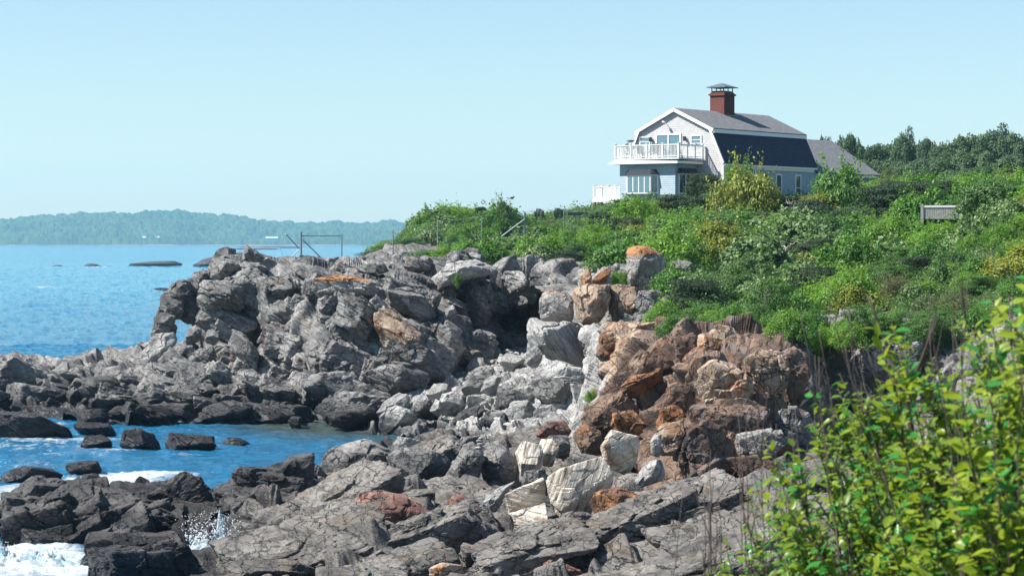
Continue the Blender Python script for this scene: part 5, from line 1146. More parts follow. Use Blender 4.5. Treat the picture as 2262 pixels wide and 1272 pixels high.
# ------------------------------------------------------------------ leaves
def leaf_cards(c, nrm, size, r, asp=.62, jit=.9):
    """one small bent leaf at every point c, roughly facing nrm"""
    n = len(c); nn = nrm+r.normal(size=(n, 3))*jit*.42; nn /= np.linalg.norm(nn, axis=1)[:, None]+1e-9
    t = r.normal(size=(n, 3)); t -= (t*nn).sum(1)[:, None]*nn; t /= np.linalg.norm(t, axis=1)[:, None]+1e-9
    b = np.cross(nn, t); s = (size*r.uniform(.65, 1.3, n))[:, None] if not hasattr(size, '__len__') else (size*r.uniform(.65, 1.3, n))[:, None]
    V = np.stack([c-t*s*.5, c+b*s*asp*.5-nn*s*.08, c+t*s*.5, c-b*s*asp*.5-nn*s*.08], 1).reshape(-1, 3)
    F = np.arange(4*n).reshape(-1, 4); return V, F
def unit(v): return v/(np.linalg.norm(v, axis=-1, keepdims=True)+1e-9)

def crown(r, nl, per, size, shape='dome', lr=(.22, .38), flat=.75, asp=.62, spread=1.):
    """leaf clumps spread over a dome/globe of radius 1, height about 1"""
    Vs = []; Fs = []; T_ = []; k = 0; cents = []
    for i in range(nl):
        if shape == 'dome':
            a = r.uniform(0, 6.283); zz = r.random()**.8; rad = math.sqrt(max(0, 1-zz*zz))*r.uniform(.45, 1.)*.85*spread
            c = np.array([math.cos(a)*rad, math.sin(a)*rad, zz*.78+.02])
        elif shape == 'tree':
            v = unit(r.normal(size=3))*r.uniform(.4, .85); c = np.array([v[0], v[1], .62+v[2]*.42])
        elif shape == 'cone':
            zz = r.random()**.9; a = r.uniform(0, 6.283); rad = (1-zz)*.75*r.uniform(.4, 1); c = np.array([math.cos(a)*rad, math.sin(a)*rad, .1+zz*.9])
        elif shape == 'flat':
            zz = r.integers(0, 5)/5; a = r.uniform(0, 6.283); rad = r.uniform(.2, .95)*(1-.5*zz); c = np.array([math.cos(a)*rad, math.sin(a)*rad, .2+zz*.72+r.normal()*.02])
        R_ = r.uniform(*lr)*(1-.45*c[2] if shape == 'cone' else 1); cents.append(c)
        n = int(per*(R_/.3)**2); v = unit(r.normal(size=(n, 3))+np.array([0, 0, .35]))
        rad = R_*(1-.45*r.random(n)**2)*(1+.28*vnoise(v*2.1+i*3.7, i))
        fl = np.array([1, 1, flat]) if shape != 'flat' else np.array([1.1, 1.1, .28])
        p = c+v*rad[:, None]*fl; V, F = leaf_cards(p, unit(v+np.array([0, 0, .5])), size, r, asp)
        Vs.append(V); Fs.append(F+k); k += len(V); T_.append(np.repeat(np.clip(r.random(n)*.7+r.random()*.3, 0, 1), 4))
    if shape == 'dome':   # shoots that break the outline
        for i in range(26 if shape == 'dome' else 14):
            c = cents[r.integers(len(cents))]; a = unit(np.array([c[0]*.8+r.normal()*.35, c[1]*.8+r.normal()*.35, 1.])); l = r.uniform(.25, .55); n = 16
            f = r.random(n)[:, None]; p = c+a*(.12+l*f)+r.normal(size=(n, 3))*.03; V, F = leaf_cards(p, unit(r.normal(size=(n, 3))+a), size*.9, r, asp)
            Vs.append(V); Fs.append(F+k); k += len(V); T_.append(np.repeat(np.clip(.5+.5*r.random(n), 0, 1), 4))
    return np.concatenate(Vs), np.concatenate(Fs), np.concatenate(T_), cents

def stems_to(cents, r, thick, base=(0, 0, 0), n=14, z0=-.25):
    mb = MB(); idx = r.permutation(len(cents))[:n]
    for i in idx:
        c = cents[i]; b = np.array([base[0]+r.normal()*.08, base[1]+r.normal()*.08, z0])
        m = (b+c)/2+r.normal(size=3)*.09+np.array([0, 0, -.05])
        mb.tube([b, (b+m)/2+r.normal(size=3)*.03, m, (m+c)/2+r.normal(size=3)*.05, c], [thick, thick*.8, thick*.6, thick*.42, thick*.2], 5)
    return mb
BARK = plain('grey_bark', (.1, .085, .07), .9, var=.35, scale=9); DEADW = plain('bleached_dead_wood', (.4, .37, .34), .85, var=.25, scale=9)
LM = dict(
 bright=leaf_mat('bright_green_leaves', (.06, .16, .018), (.2, .37, .045), .42),
 green=leaf_mat('green_leaves', (.03, .105, .018), (.13, .28, .04), .36),
 mid=leaf_mat('mid_green_leaves', (.035, .095, .025), (.105, .2, .05), .3),
 yellow=leaf_mat('yellow_green_leaves', (.12, .18, .022), (.31, .33, .05), .36),
 pale=leaf_mat('pale_green_leaves', (.08, .15, .05), (.2, .3, .11), .3),
 dark=leaf_mat('dark_needles', (.012, .03, .012), (.035, .065, .022), .1, .7),
 juniper=leaf_mat('juniper_needles', (.03, .1, .014), (.09, .2, .03), .2, .6),
 olive=leaf_mat('olive_brown_twigs', (.07, .08, .035), (.15, .15, .065), .2, .7),
 far=leaf_mat('distant_tree_leaves', (.03, .075, .04), (.11, .18, .075), .3, .6))
PROTO = {}
def proto(kind, var):
    key = (kind, var)
    if key in PROTO: return PROTO[key]
    r = np.random.default_rng(abs(hash(key[0]+'x')) % 1 + sum(map(ord, kind))*17+var)
    cfg = {'bright': ('dome', 24, 200, .075, .6), 'green': ('dome', 24, 170, .09, .6), 'mid': ('dome', 28, 190, .075, .6), 'yellow': ('dome', 30, 170, .075, .6), 'pale': ('dome', 22, 130, .12, .75),
           'dark': ('flat', 46, 220, .075, .35), 'juniper': ('flat', 44, 240, .07, .4), 'olive': ('dome', 24, 130, .065, .35), 'far': ('tree', 34, 230, .09, .65), 'farcone': ('cone', 40, 200, .085, .4)}[kind]
    V, F, tn, cents = crown(r, cfg[1], cfg[2], cfg[3], cfg[0], asp=cfg[4])
    mat = LM['dark' if kind == 'farcone' else kind]
    lf = mk('foliage', V, F, mat, attrs={'tint': tn}); C.objects.unlink(lf)
    if cfg[0] in ('tree', 'cone'):
        mb = stems_to(cents, r, .03, n=12, z0=.25 if cfg[0] == 'tree' else .1); mb.tube([(0, 0, -.5), (.02, 0, 0), (0, .02, .35), (0, 0, .8)], [.055, .05, .04, .015], 7)
    else: mb = stems_to(cents, r, .022, n=14)
    tr = mb.build('trunk' if cfg[0] in ('tree', 'cone') else 'stems', BARK); C.objects.unlink(tr)
    PROTO[key] = (lf, tr); return PROTO[key]
def plant(kind, loc, w, hgt, name, label, cat, group=None, var=None, rz=None, dy=None):
    """w: radius, hgt: height"""
    seed = int(abs(loc[0]*37+loc[1]*91)) % 997
    var = seed % 4 if var is None else var
    lf, tr = proto(kind, var)
    o = empty(name, loc, (seed*.37) % 6.28 if rz is None else rz, label, cat, group)
    o.rotation_euler.x = ((seed*7) % 11-5)*.03 if var is None or True else 0
    for s_ in (lf, tr):
        c = s_.copy(); C.objects.link(c); c.parent = o; c.scale = (w, w if dy is None else dy, hgt)
        if s_ is lf: c.name = 'foliage'
    return o

# ---- plants one can point at: (kind, px, top py, half width px, distance, base py or None, name, category, label)
def spot(kind, px_, top, hw, d_, label, name='shrub', cat='shrub', base=None, group=None, var=None, wf=1.):
    X = (px_-CX)/F_PX*d_; z = EYE-(base-HZ)/F_PX*d_ if base else ground(X, d_, 'land', 6.)
    zt = EYE-(top-HZ)/F_PX*d_
    if zt-z < .35: z = zt-.35
    return plant(kind, (X, d_, z-.05), hw/F_PX*d_*wf, zt-z, name, label, cat, group, var)
SP = [
 ('yellow', 1645, 372, 98, 172, 'large yellow-green shrub standing in front of the house side wall', 'shrub', 'shrub', 520),
 ('bright', 1640, 348, 46, 176, 'fresh green pointed shrub rising behind the yellow-green one', 'shrub', 'shrub', 470),
 ('dark', 1545, 368, 50, 180, 'dark irregular conifer overlapping the sunroom corner', 'conifer', 'tree', 480),
 ('dark', 1583, 392, 46, 178, 'dark conifer between the sunroom and the yellow-green shrub', 'conifer', 'tree', 480),
 ('dark', 1500, 418, 76, 174, 'dark spreading conifer below the sunroom', 'conifer', 'tree', 510),
 ('dark', 1435, 470, 55, 168, 'dark low juniper on the slope below the stair', 'juniper', 'shrub', 530),
 ('green', 1862, 360, 76, 172, 'round-crowned leafy tree right of the yellow-green shrub', 'tree', 'tree', 500),
 ('dark', 1800, 425, 76, 166, 'dark tangled conifer between the yellow-green shrub and the round-crowned tree', 'conifer', 'tree', 540),
 ('dark', 1880, 448, 64, 160, 'dark conifer skirts under the round-crowned tree', 'conifer', 'tree', 550),
 ('green', 940, 474, 50, 147, 'rounded shrub at the left end of the hilltop thicket', 'shrub', 'shrub', None),
 ('bright', 1000, 450, 52, 150, 'bright shrub with a peaked top behind the second fence post', 'shrub', 'shrub', None),
 ('dark', 1062, 446, 22, 152, 'small dark conifer poking above the thicket', 'conifer', 'tree', None),
 ('mid', 1125, 444, 36, 150, 'tall dark green shrub beside the braced fence post', 'shrub', 'shrub', None),
 ('green', 1085, 466, 36, 148, 'shrub between the small dark conifer and the tall one', 'shrub', 'shrub', None),
 ('mid', 905, 505, 30, 146, 'low shrub at the left foot of the thicket', 'shrub', 'shrub', None),
 ('olive', 1216, 478, 38, 146, 'thin-leaved dark stemmed tree under the lawn chairs', 'shrub', 'shrub', 590),
 ('dark', 1220, 530, 24, 140, 'dark narrow bush at the base of the thin-leaved tree', 'shrub', 'shrub', 605),
 ('juniper', 1700, 600, 78, 92, 'spreading green pine leaning out over the brown cliff', 'pine', 'tree', 735),
 ('juniper', 1560, 655, 78, 92, 'low bright creeping juniper left of the spreading pine', 'juniper', 'shrub', 742),
 ('juniper', 1500, 690, 48, 91, 'creeping juniper draped on the pale cliff top', 'juniper', 'shrub', 745),
 ('bright', 1366, 594, 26, 103, 'small bright green bush left of the orange-capped boulder', 'shrub', 'shrub', 632),
 ('bright', 1306, 858, 19, 86, 'small bright green plant growing from the foot of the brown cliff', 'plant', 'plant', 893),
 ('green', 1011, 600, 14, 118, 'small green plant rooted in the pale upper cliff', 'plant', 'plant', 628),
 ('juniper', 1850, 712, 50, 84, 'trailing green plant over the cliff edge right of the pine', 'plant', 'plant', 775),
 ('juniper', 1960, 690, 60, 82, 'flat green juniper on the cliff edge behind the near bush', 'juniper', 'shrub', 765),
 ('olive', 1260, 585, 30, 125, 'dry brown bush above the dark alcove', 'shrub', 'shrub', 612),
 ('olive', 1520, 600, 40, 106, 'sparse olive bush right of the orange-capped boulder', 'shrub', 'shrub', 650),
 ('yellow', 1790, 515, 46, 128, 'yellow-green shrub in the middle of the slope', 'shrub', 'shrub', 580),
 ('yellow', 1700, 545, 44, 120, 'sparse yellow shrub with bare branches above the spreading pine', 'shrub', 'shrub', 620),
 ('pale', 1960, 540, 90, 112, 'broad pale-leaved vine thicket in the middle of the right slope', 'shrub', 'shrub', 640),
 ('pale', 2130, 500, 90, 112, 'broad pale-leaved vine thicket below the white fence', 'shrub', 'shrub', 600),
 ('mid', 2085, 575, 80, 100, 'grey-green rounded bush low on the right slope', 'shrub', 'shrub', 700),
 ('yellow', 1900, 625, 90, 93, 'wide yellowish low shrub above the right cliff edge', 'shrub', 'shrub', 715),
 ('olive', 2110, 630, 60, 88, 'twiggy olive bush at the right above the near leaves', 'shrub', 'shrub', 730),
 ('bright', 2200, 440, 90, 125, 'big bright shrub on the crest at the right edge', 'shrub', 'shrub', 560),
 ('bright', 2225, 385, 50, 140, 'bright shrub topping the slope at the far right edge', 'shrub', 'shrub', 470),
 ('green', 2050, 395, 80, 165, 'wide leafy shrub line behind the white fence', 'shrub', 'shrub', 480),
 ('olive', 1955, 385, 40, 170, 'brownish twiggy tree right of the rear roof', 'shrub', 'shrub', 470),
]
TREES = {}
for kind, x, top, hw, d_, lab, nm, cat, base in SP:
    o = spot(kind, x, top, hw, d_, lab, nm, cat, base)
    if 'thin-leaved' in lab and nm == 'shrub' and 'base' not in lab: TREES['thin'] = o; o.rotation_euler.z = 0
    if nm == 'pine': TREES['pine'] = o; o.rotation_euler.z = 0

# ---- the thicket: single shrubs, set where the slope is bare of the ones above
rv = random.Random(11); placed = [((p_[1]-CX)/F_PX*p_[4], p_[4], p_[3]/F_PX*p_[4]) for p_ in SP]
KN = dict(juniper='juniper', dark='evergreen_shrub', pale='climbing_vine')
KL = dict(bright='bright green leafy shrub in the thicket covering the slope', green='deep green leafy shrub in the thicket covering the slope', mid='dull green small-leaved shrub in the thicket covering the slope', pale='pale large-leaved climber in the thicket covering the slope', yellow='yellowish shrub in the thicket covering the slope', olive='sparse twiggy brown-green shrub in the thicket covering the slope', dark='dark layered evergreen in the thicket covering the slope', juniper='feathery green juniper in the thicket covering the slope')
cnt = 0; g = 0; placed2 = []
edge = lambda x: np.interp(x, [850, 940, 1000, 1080, 1150, 1300, 1330, 1400, 1480, 1600, 2400], [139, 135, 130, 127, 126, 124.5, 120, 111, 99, 88, 85])
def lim(x, d_):
    if 2005 < x < 2125 and d_ < 125: return 484
    if 1560 < x < 1738 and d_ < 172: return 468
    if 1740 < x < 1938 and d_ < 168: return 475
    if 1440 < x < 1561 and d_ < 176: return 470
    if x < 1180 and d_ < 139.5: return np.interp(x, [850, 868, 967, 1064, 1159, 1180], [575, 572, 550, 520, 530, 500])
    return np.interp(x, [850, 880, 900, 940, 980, 1040, 1060, 1090, 1125, 1150, 1168, 1185, 1322, 1335, 1370, 1400, 1500, 1560, 1700, 1800, 1860, 1940, 2050, 2150, 2262, 2450], [545, 525, 505, 474, 455, 452, 450, 465, 447, 452, 486, 492, 492, 466, 442, 430, 430, 420, 414, 414, 400, 392, 388, 388, 375, 370])
while cnt < 235 and g < 14000:
    g += 1; x = rv.uniform(850, 2420) if g % 3 else rv.uniform(860, 1330); d_ = 88*(215/88)**rv.random() if g % 3 else rv.uniform(129, 165)
    if d_ < edge(x)+1.5: continue
    if 1290 < x < 1600 and d_ > 184: continue
    if 1150 < x < 1330 and d_ > 152: continue
    if x < 1150 and d_ > 158: continue
    if x >= 1600 and x < 2000 and d_ > 188: continue
    X = (x-CX)/F_PX*d_; z = ground(X, d_)
    if z is None or z < 5: continue
    s = rv.uniform(1.0, 2.4)*(1.1 if d_ > 110 else .8)
    if any((X-a)**2+(d_-b)**2 < ((s+c)*.62)**2 for a, b, c in placed2): continue
    placed2.append((X, d_, s))
    kind = rv.choices(['bright', 'green', 'mid', 'pale', 'yellow', 'olive', 'juniper', 'dark'], [26, 19, 14, 13, 5, 6, 9, 11])[0]
    if x < 1330 and kind == 'yellow': kind = 'bright'
    hh = s*rv.uniform(.65, 1.15)
    zl = EYE-(lim(x, d_)-HZ)/F_PX*d_
    if z+hh > zl: hh = zl-z
    if hh < .3: continue
    plant(kind, (X, d_, z-.1), s, hh, KN.get(kind, 'shrub'), KL[kind], 'shrub', kind+' shrubs of the thicket'); cnt += 1
KE = dict(juniper='feathery green juniper hanging over the edge of the brown cliff', bright='bright low shrub at the very edge of the brown cliff', mid='dull green low shrub at the very edge of the brown cliff', green='deep green low shrub at the very edge of the brown cliff')
for i in range(56):
    x = 1470+i*26+rv.uniform(-14, 14); d_ = rv.uniform(83.5, 88) if i % 2 else rv.uniform(87, 92); kind = rv.choice(['juniper', 'bright', 'juniper', 'green', 'mid'])
    base = 748 if i % 2 else 730
    if i >= 34: x = 1735+(i-34)*27+rv.uniform(-12, 12); d_ = rv.uniform(79.5, 82.5); base = rv.uniform(745, 800)
    X = (x-CX)/F_PX*d_; z = EYE-(base-HZ)/F_PX*d_
    plant(kind, (X, d_, z), rv.uniform(.6, 1.0), rv.uniform(.6, 1.15), KN.get(kind, 'shrub'), KE[kind], 'shrub', kind+' shrubs on the cliff edge')
print('shrubs', cnt)

# ---- low ground cover between them (stuff)
r = np.random.default_rng(21); N = 260000
x = r.uniform(800, 2450, N); d_ = 84*(215/84)**r.random(N); keep = (d_ > np.interp(x, [800, 850, 1030, 1150, 1300, 1330, 1400, 1480, 1600, 2400], [143, 138, 133, 130, 127, 122, 113, 101, 88, 84])+r.normal(size=N)*1.2)
x, d_ = x[keep], d_[keep]; X = (x-CX)/F_PX*d_
zz = np.array([ground(a, b, 'land', -99) for a, b in zip(X.tolist(), d_.tolist())]); k = zz > 4.8; X, d_, zz = X[k], d_[k], zz[k]
q = np.stack([X, d_, zz], 1); f1, f2, idv, e = voro(q*np.array([.7, .7, 0])+.5, 31)
ht = np.clip(.75-f1, 0, 1)*1.1*(.35+idv); q[:, 2] += ht*r.uniform(.25, 1.05, len(q))+.03
nr = unit(np.concatenate([e[:, :2]*.9, np.ones((len(q), 1))], 1)); V, F = leaf_cards(q, nr, np.interp(d_, [84, 200], [.12, .2]), r, .6)
gc = mk('undergrowth', V, F, LM['mid'], attrs={'tint': np.repeat(np.clip(idv*.8+r.random(len(q))*.3, 0, 1), 4)}); tag(gc, 'low leafy undergrowth covering the slope', 'undergrowth', kind='stuff')

# ---- trees beyond the house
for i, (x, top, hw, d_, kd) in enumerate([(1882,300,24,262,'far'),(1925,322,30,268,'far'),(1962,318,30,285,'far'),(1994,294,24,262,'far'),(2028,322,26,280,'far'),(2056,308,20,272,'far'),(2082,325,30,265,'far'),(2120,318,34,290,'far'),(2145,300,36,262,'far'),(2196,288,36,270,'far'),(2205,304,40,284,'far'),(2250,298,40,262,'far'),(2300,305,44,270,'far'),(1818,303,12,275,'far'),
        (1940,352,34,240,'far'),(1995,360,36,238,'far'),(2050,350,36,236,'far'),(2105,346,40,240,'far'),(2160,340,40,236,'far'),(2225,345,44,236,'far'),(2290,350,44,236,'far'),(1905,360,28,236,'far'),(1960,375,30,215,'mid'),(2015,378,32,215,'far'),(2130,372,36,212,'far'),(2190,366,36,208,'mid')]):
    X = (x-CX)/F_PX*d_; z = ground(X, d_, 'land', 12.)
    labs = ['light green tree standing apart at the left end of the far tree line','rounded dark green tree behind the rear roof end','grey-green tree left of the tall narrow one','tall narrow tree with open branches on the skyline','pale airy tree right of the tall narrow one','small dark pointed tree on the skyline','low rounded tree right of the small pointed one','broad tree in the dip of the skyline','tall full-crowned tree at the right of the skyline','tallest ragged tree on the right skyline','broad dark tree behind the tallest ragged one','tree touching the right edge of the skyline','big tree cut by the right edge','tiny treetop peeping over the rear roof']
    zt = EYE-(top-HZ)/F_PX*d_; hgt = zt-z
    if kd == 'far' or kd == 'farcone': plant(kd, (X, d_, z), hw/F_PX*d_*1.5, hgt/1.05, 'conifer' if kd == 'farcone' else 'tree', labs[i] if i < 14 else 'bushy green tree in the lower row in front of the skyline trees', 'tree', 'trees beyond the house' if i < 14 else 'lower row of trees beyond the house')
    else: plant(kd, (X, d_, z), hw/F_PX*d_, hgt, 'tree', 'bushy green tree in the lower row in front of the skyline trees', 'tree', 'lower row of trees beyond the house')

# ---- bare wood
def snag(px_, py, d_, hgt, lean, nb, label, seed, mat=DEADW, name='dead_tree'):
    r_ = random.Random(seed); q_ = P(px_, py, d_); mb = MB()
    pts = [(0, 0, 0)]; 
    for i in range(1, 6): pts.append((lean*i/5*hgt+r_.uniform(-.04, .04)*hgt, r_.uniform(-.05, .05), hgt*i/5))
    mb.tube(pts, [.075, .06, .05, .04, .03, .015], 7)
    for i in range(nb):
        b = pts[r_.randint(1, 5)]; a = r_.uniform(0, 6.28); l = hgt*r_.uniform(.25, .6)
        c = [b]
        for k in range(1, 4): c.append((b[0]+math.cos(a)*l*k/3+r_.uniform(-.05, .05), b[1]+math.sin(a)*l*k/3, b[2]+l*.22*k/3*r_.uniform(.2, 2)+r_.uniform(-.03, .06)))
        mb.tube(c, [.025, .018, .012, .006], 5)
        for k in (1, 2):
            e_ = (c[k][0]+r_.uniform(-.2, .2), c[k][1]+r_.uniform(-.2, .2), c[k][2]+r_.uniform(.05, .25)); mb.tube([c[k], e_], [.01, .004], 4)
    o = mb.build(name, mat, smooth=True); o.location = [float(v) for v in q_]; return tag(o, label, 'dead tree') if label else o
snag(1680, 612, 116, 1.7, .06, 9, 'bare forked grey trunk standing in the shrubs above the spreading pine', 3)
snag(1752, 505, 163, 1.6, 0, 16, 'pale dead tree with drooping bare twigs before the dark conifer', 4)
snag(1718, 590, 117, 1.1, .5, 12, 'bleached branches sprawling in the yellow shrub', 5)
snag(1508, 560, 126, 1.0, 0, 14, 'small grey leafless bush above the orange-capped boulder', 6, BARK)
o = snag(1215, 598, 146, 2.4, .02, 12, None, 7, BARK, 'trunk'); o.parent = TREES['thin']; o.location = (0, 0, 0)
o = snag(1668, 712, 90.5, 1.7, .1, 18, None, 8, BARK, 'trunk'); o.parent = TREES['pine']; o.location = (-.5, -1.2, 0)
q_ = P(1640, 720, 86); mb = MB(); pts = [P(1632, 716, 86)-q_, P(1645, 724, 85.8)-q_, P(1658, 732, 85.6)-q_, P(1676, 737, 85.6)-q_]; mb.tube(pts, [.05, .06, .05, .025], 8)
o = mb.build('driftwood', plain('bleached_wood', (.6, .57, .52), .8, var=.2), smooth=True); o.location = [float(v) for v in q_]; tag(o, 'curved bleached branch lying at the cliff edge under the pine', 'branch')
# a bird on the tall shrub
q_ = P(1131, 441, 150); bd = MB().ell((0, 0, .1), (.12, .07, .07), 12, 8).ell((.11, 0, .17), (.045, .04, .042)).tube([(.14, 0, .17), (.2, 0, .16)], [.014, .003], 5).tube([(-.08, 0, .09), (-.24, 0, .05)], [.035, .02], 6).tube([(.0, .02, .05), (.0, .02, -.06)], .006, 4).tube([(.0, -.02, .05), (.0, -.02, -.06)], .006, 4).build('bird', plain('dark_feathers', (.02, .02, .025), .7), smooth=True)
bd.location = [float(v) for v in q_]; tag(bd, 'small dark bird perched on the tallest shrub by the braced fence post', 'bird')

# ------------------------------------------------------------------ the near bush, a few metres from the camera
NL = leaf_mat('near_bush_leaves', (.045, .13, .013), (.33, .42, .04), .42, .33)
NLd = leaf_mat('near_bush_deep_leaves', (.03, .17, .03), (.07, .3, .06), .35, .25)
NST = plain('red_brown_stems', (.075, .04, .032), .6, var=.4, scale=30)
LF = np.array([[0, 0, 0], [.22, .26, .02], [.22, -.26, .02], [.55, .33, .03], [.55, -.33, .03], [.82, .18, .0], [.82, -.18, .0], [1, 0, -.06], [.22, 0, -.045], [.55, 0, -.06], [.82, 0, -.05]])
LFF = [[0, 8, 1, 1], [0, 2, 8, 8], [8, 9, 3, 1], [8, 2, 4, 9], [9, 10, 5, 3], [9, 4, 6, 10], [10, 7, 5, 5], [10, 6, 7, 7]]
LT = np.array([[0, 8, 1], [0, 2, 8], [8, 9, 3], [8, 3, 1], [8, 2, 4], [8, 4, 9], [9, 10, 5], [9, 5, 3], [9, 4, 6], [9, 6, 10], [10, 7, 5], [10, 6, 7]])
def near_bush(tips, leaf, mats, label, seed, dens=.02, base_off=(.42, .1, -1.05), name='leafy_bush', start=.25):
    r_ = np.random.default_rng(seed); mb = MB(); LV = [[], []]; LFc = [[], []]; LTn = [[], []]; cn_ = [0, 0]; gx = []
    base0 = None
    for (x, y, d0) in tips:
        tip = P(x, y, d0); b = tip+np.array([base_off[0]*r_.uniform(.3, 1.5)+r_.normal()*.05, base_off[1]*r_.normal(), base_off[2]*r_.uniform(.8, 1.2)])
        m = (tip+b)/2+np.array([r_.normal()*.06, r_.normal()*.06, .06]); t_ = np.linspace(0, 1, 9)[:, None]
        c = (1-t_)**2*b+2*t_*(1-t_)*m+t_**2*tip+r_.normal(size=(9, 3))*.004
        mb.tube(c, np.linspace(.0055, .0012, 9), 6)
        segs = [(c, start)]
        for k in range(r_.integers(5, 9)):
            i = r_.integers(3, 8); dr = unit((c[i+1 if i < 8 else 8]-c[i-1])+unit(r_.normal(size=3))*.09); l = r_.uniform(.08, .22)
            s_ = np.stack([c[i]+dr*l*f+np.array([0, 0, .03*f*f]) for f in np.linspace(0, 1, 5)]); mb.tube(s_, np.linspace(.0028, .001, 5), 5); segs.append((s_, .15))
        for s_, st_ in segs:
            L_ = np.concatenate([[0], np.cumsum(np.linalg.norm(np.diff(s_, axis=0), axis=1))]); n = int(L_[-1]*(1-st_)/dens); az = r_.uniform(0, 6.28)
            for k in range(n):
                f = st_+(1-st_)*(k+r_.random()*.5)/max(n, 1); pos = np.array([np.interp(f*L_[-1], L_, s_[:, j]) for j in range(3)])
                ax = unit(s_[-1]-s_[0]); az += 2.4; sd = unit(np.cross(ax, np.array([math.cos(az), math.sin(az), .3])))
                dr = unit(sd*.85+ax*r_.uniform(.15, .8)+r_.normal(size=3)*.18); up = unit(np.array([r_.normal()*.35-.25, r_.normal()*.35-.15, 1.]))
                bn = unit(np.cross(up, dr)); nn = np.cross(dr, bn); sz = leaf*r_.uniform(.45, 1.25)*(1-.35*max(0, f-.8)/.2); wd = r_.uniform(.6, .9); cu = r_.uniform(-.1, .5)
                lv = LF.copy(); lv[:, 2] -= cu*lv[:, 0]**2
                w = pos+sz*(lv[:, :1]*dr+lv[:, 1:2]*wd*bn+lv[:, 2:]*nn); j = 1 if r_.random() < .2 else 0
                LV[j].append(w); LFc[j].append(LT+cn_[j]); cn_[j] += 11; LTn[j].append(np.full(11, r_.random()**1.3*.75+.25*f))
    bc = np.array([float(np.mean([P(*t)[0] for t in tips])), float(np.mean([t[2] for t in tips])), 6.2])
    o = empty(name, bc, 0, label, 'bush')
    s_ = mb.build('stems', NST, smooth=True); s_.parent = o; s_.matrix_parent_inverse = Matrix.Translation(-Vector(bc.tolist()))
    for j in (0, 1):
        if LV[j]:
            l_ = mk('leaves', np.concatenate(LV[j]), np.concatenate(LFc[j]), mats[j], smooth=True, attrs={'tint': np.concatenate(LTn[j])}); l_.parent = o; l_.matrix_parent_inverse = Matrix.Translation(-Vector(bc.tolist()))
    return o
rb = np.random.default_rng(5)
def tips_in(n, xs, ytop, ybot, dr):
    out = []
    for i in range(n):
        x = rb.uniform(xs[0], xs[-1]); yt = np.interp(x, xs, ytop); y = yt+(ybot-yt)*rb.random()**.9; out.append((x, y, rb.uniform(*dr)))
    return out
bl_ = [(1690, 1180, 7.4), (1730, 1000, 7.6), (1790, 935, 7.5), (1850, 905, 7.3), (1905, 880, 7.0), (1780, 1030, 7.8)]
near_bush(bl_+tips_in(108, [1560, 1640, 1700, 1760, 1860, 1960], [1260, 1150, 1060, 1000, 900, 860], 1500, (6.6, 9.)), .043, (NL, NLd), 'near bush with small yellow-green leaves at its left, lowest edge', 31, .0125)
near_bush([(1985, 745, 6.6), (2060, 790, 6.9), (2020, 830, 7.2)]+tips_in(78, [1900, 1980, 2060, 2140, 2180], [900, 800, 820, 800, 760], 1450, (5.8, 8.4)), .048, (NL, NLd), 'near bush in the middle with the tallest dark forked stem', 32, .0125)
near_bush([(2225, 655, 6.3), (2150, 715, 6.5), (2258, 640, 6.1), (2200, 690, 6.4), (2256, 720, 6.0), (2170, 770, 6.6)]+tips_in(84, [2100, 2180, 2260, 2400], [860, 780, 730, 700], 1450, (5.4, 8.)), .05, (NL, NLd), 'near bush filling the right edge with glossy green leaves', 33, .0125)
def twigs(tips, label, seed, name='bare_twigs'):
    r_ = np.random.default_rng(seed); mb = MB()
    for (x, y, d0, lx) in tips:
        tip = P(x, y, d0); b = tip+np.array([lx, r_.normal()*.05, -r_.uniform(.7, 1.1)]); m = (tip+b)/2+r_.normal(size=3)*.03
        t_ = np.linspace(0, 1, 9)[:, None]; c = (1-t_)**2*b+2*t_*(1-t_)*m+t_**2*tip+r_.normal(size=(9, 3))*.004; mb.tube(c, np.linspace(.0036, .0009, 9), 5)
        for k in range(r_.integers(2, 6)):
            i = r_.integers(2, 8); dr = unit((c[i]-c[i-1])+unit(r_.normal(size=3))*.05); l = r_.uniform(.05, .2); mb.tube([c[i], c[i]+dr*l*.5+r_.normal(size=3)*.004, c[i]+dr*l], [.0018, .0013, .0006], 4)
    bs = sorted([P(x, y, d0)+np.array([lx, 0, -.95]) for (x, y, d0, lx) in tips], key=lambda v_: v_[0]); mb.tube(bs, .004, 4)
    bc = P(*tips[0][:3]); bc[2] = 6.2; o = mb.build(name, plain('twig_bark', (.09, .065, .06), .8, var=.3, scale=40), smooth=True)
    o.data.transform(Matrix.Translation(-Vector(bc.tolist()))); o.location = [float(v) for v in bc]; return tag(o, label, 'twigs')
twigs([(rb.uniform(1540, 1760), rb.uniform(900, 1180), rb.uniform(7, 9), rb.uniform(.0, .12)) for _ in range(20)]+[(1510, 1080, 8, -.02), (1565, 1040, 8, .03), (1570, 990, 8.4, .05)], 'thin bare brown twigs rising left of the near bush', 41)
twigs([(rb.uniform(1760, 2000), rb.uniform(640, 900), rb.uniform(6.4, 8.5), rb.uniform(.05, .25)) for _ in range(18)], 'tall bare twigs standing above the near bush before the shaded cliff', 42)
twigs([(rb.uniform(2000, 2262), rb.uniform(600, 760), rb.uniform(5.6, 7.5), rb.uniform(.0, .2)) for _ in range(12)], 'tall bare twigs at the right edge against the green slope', 43)
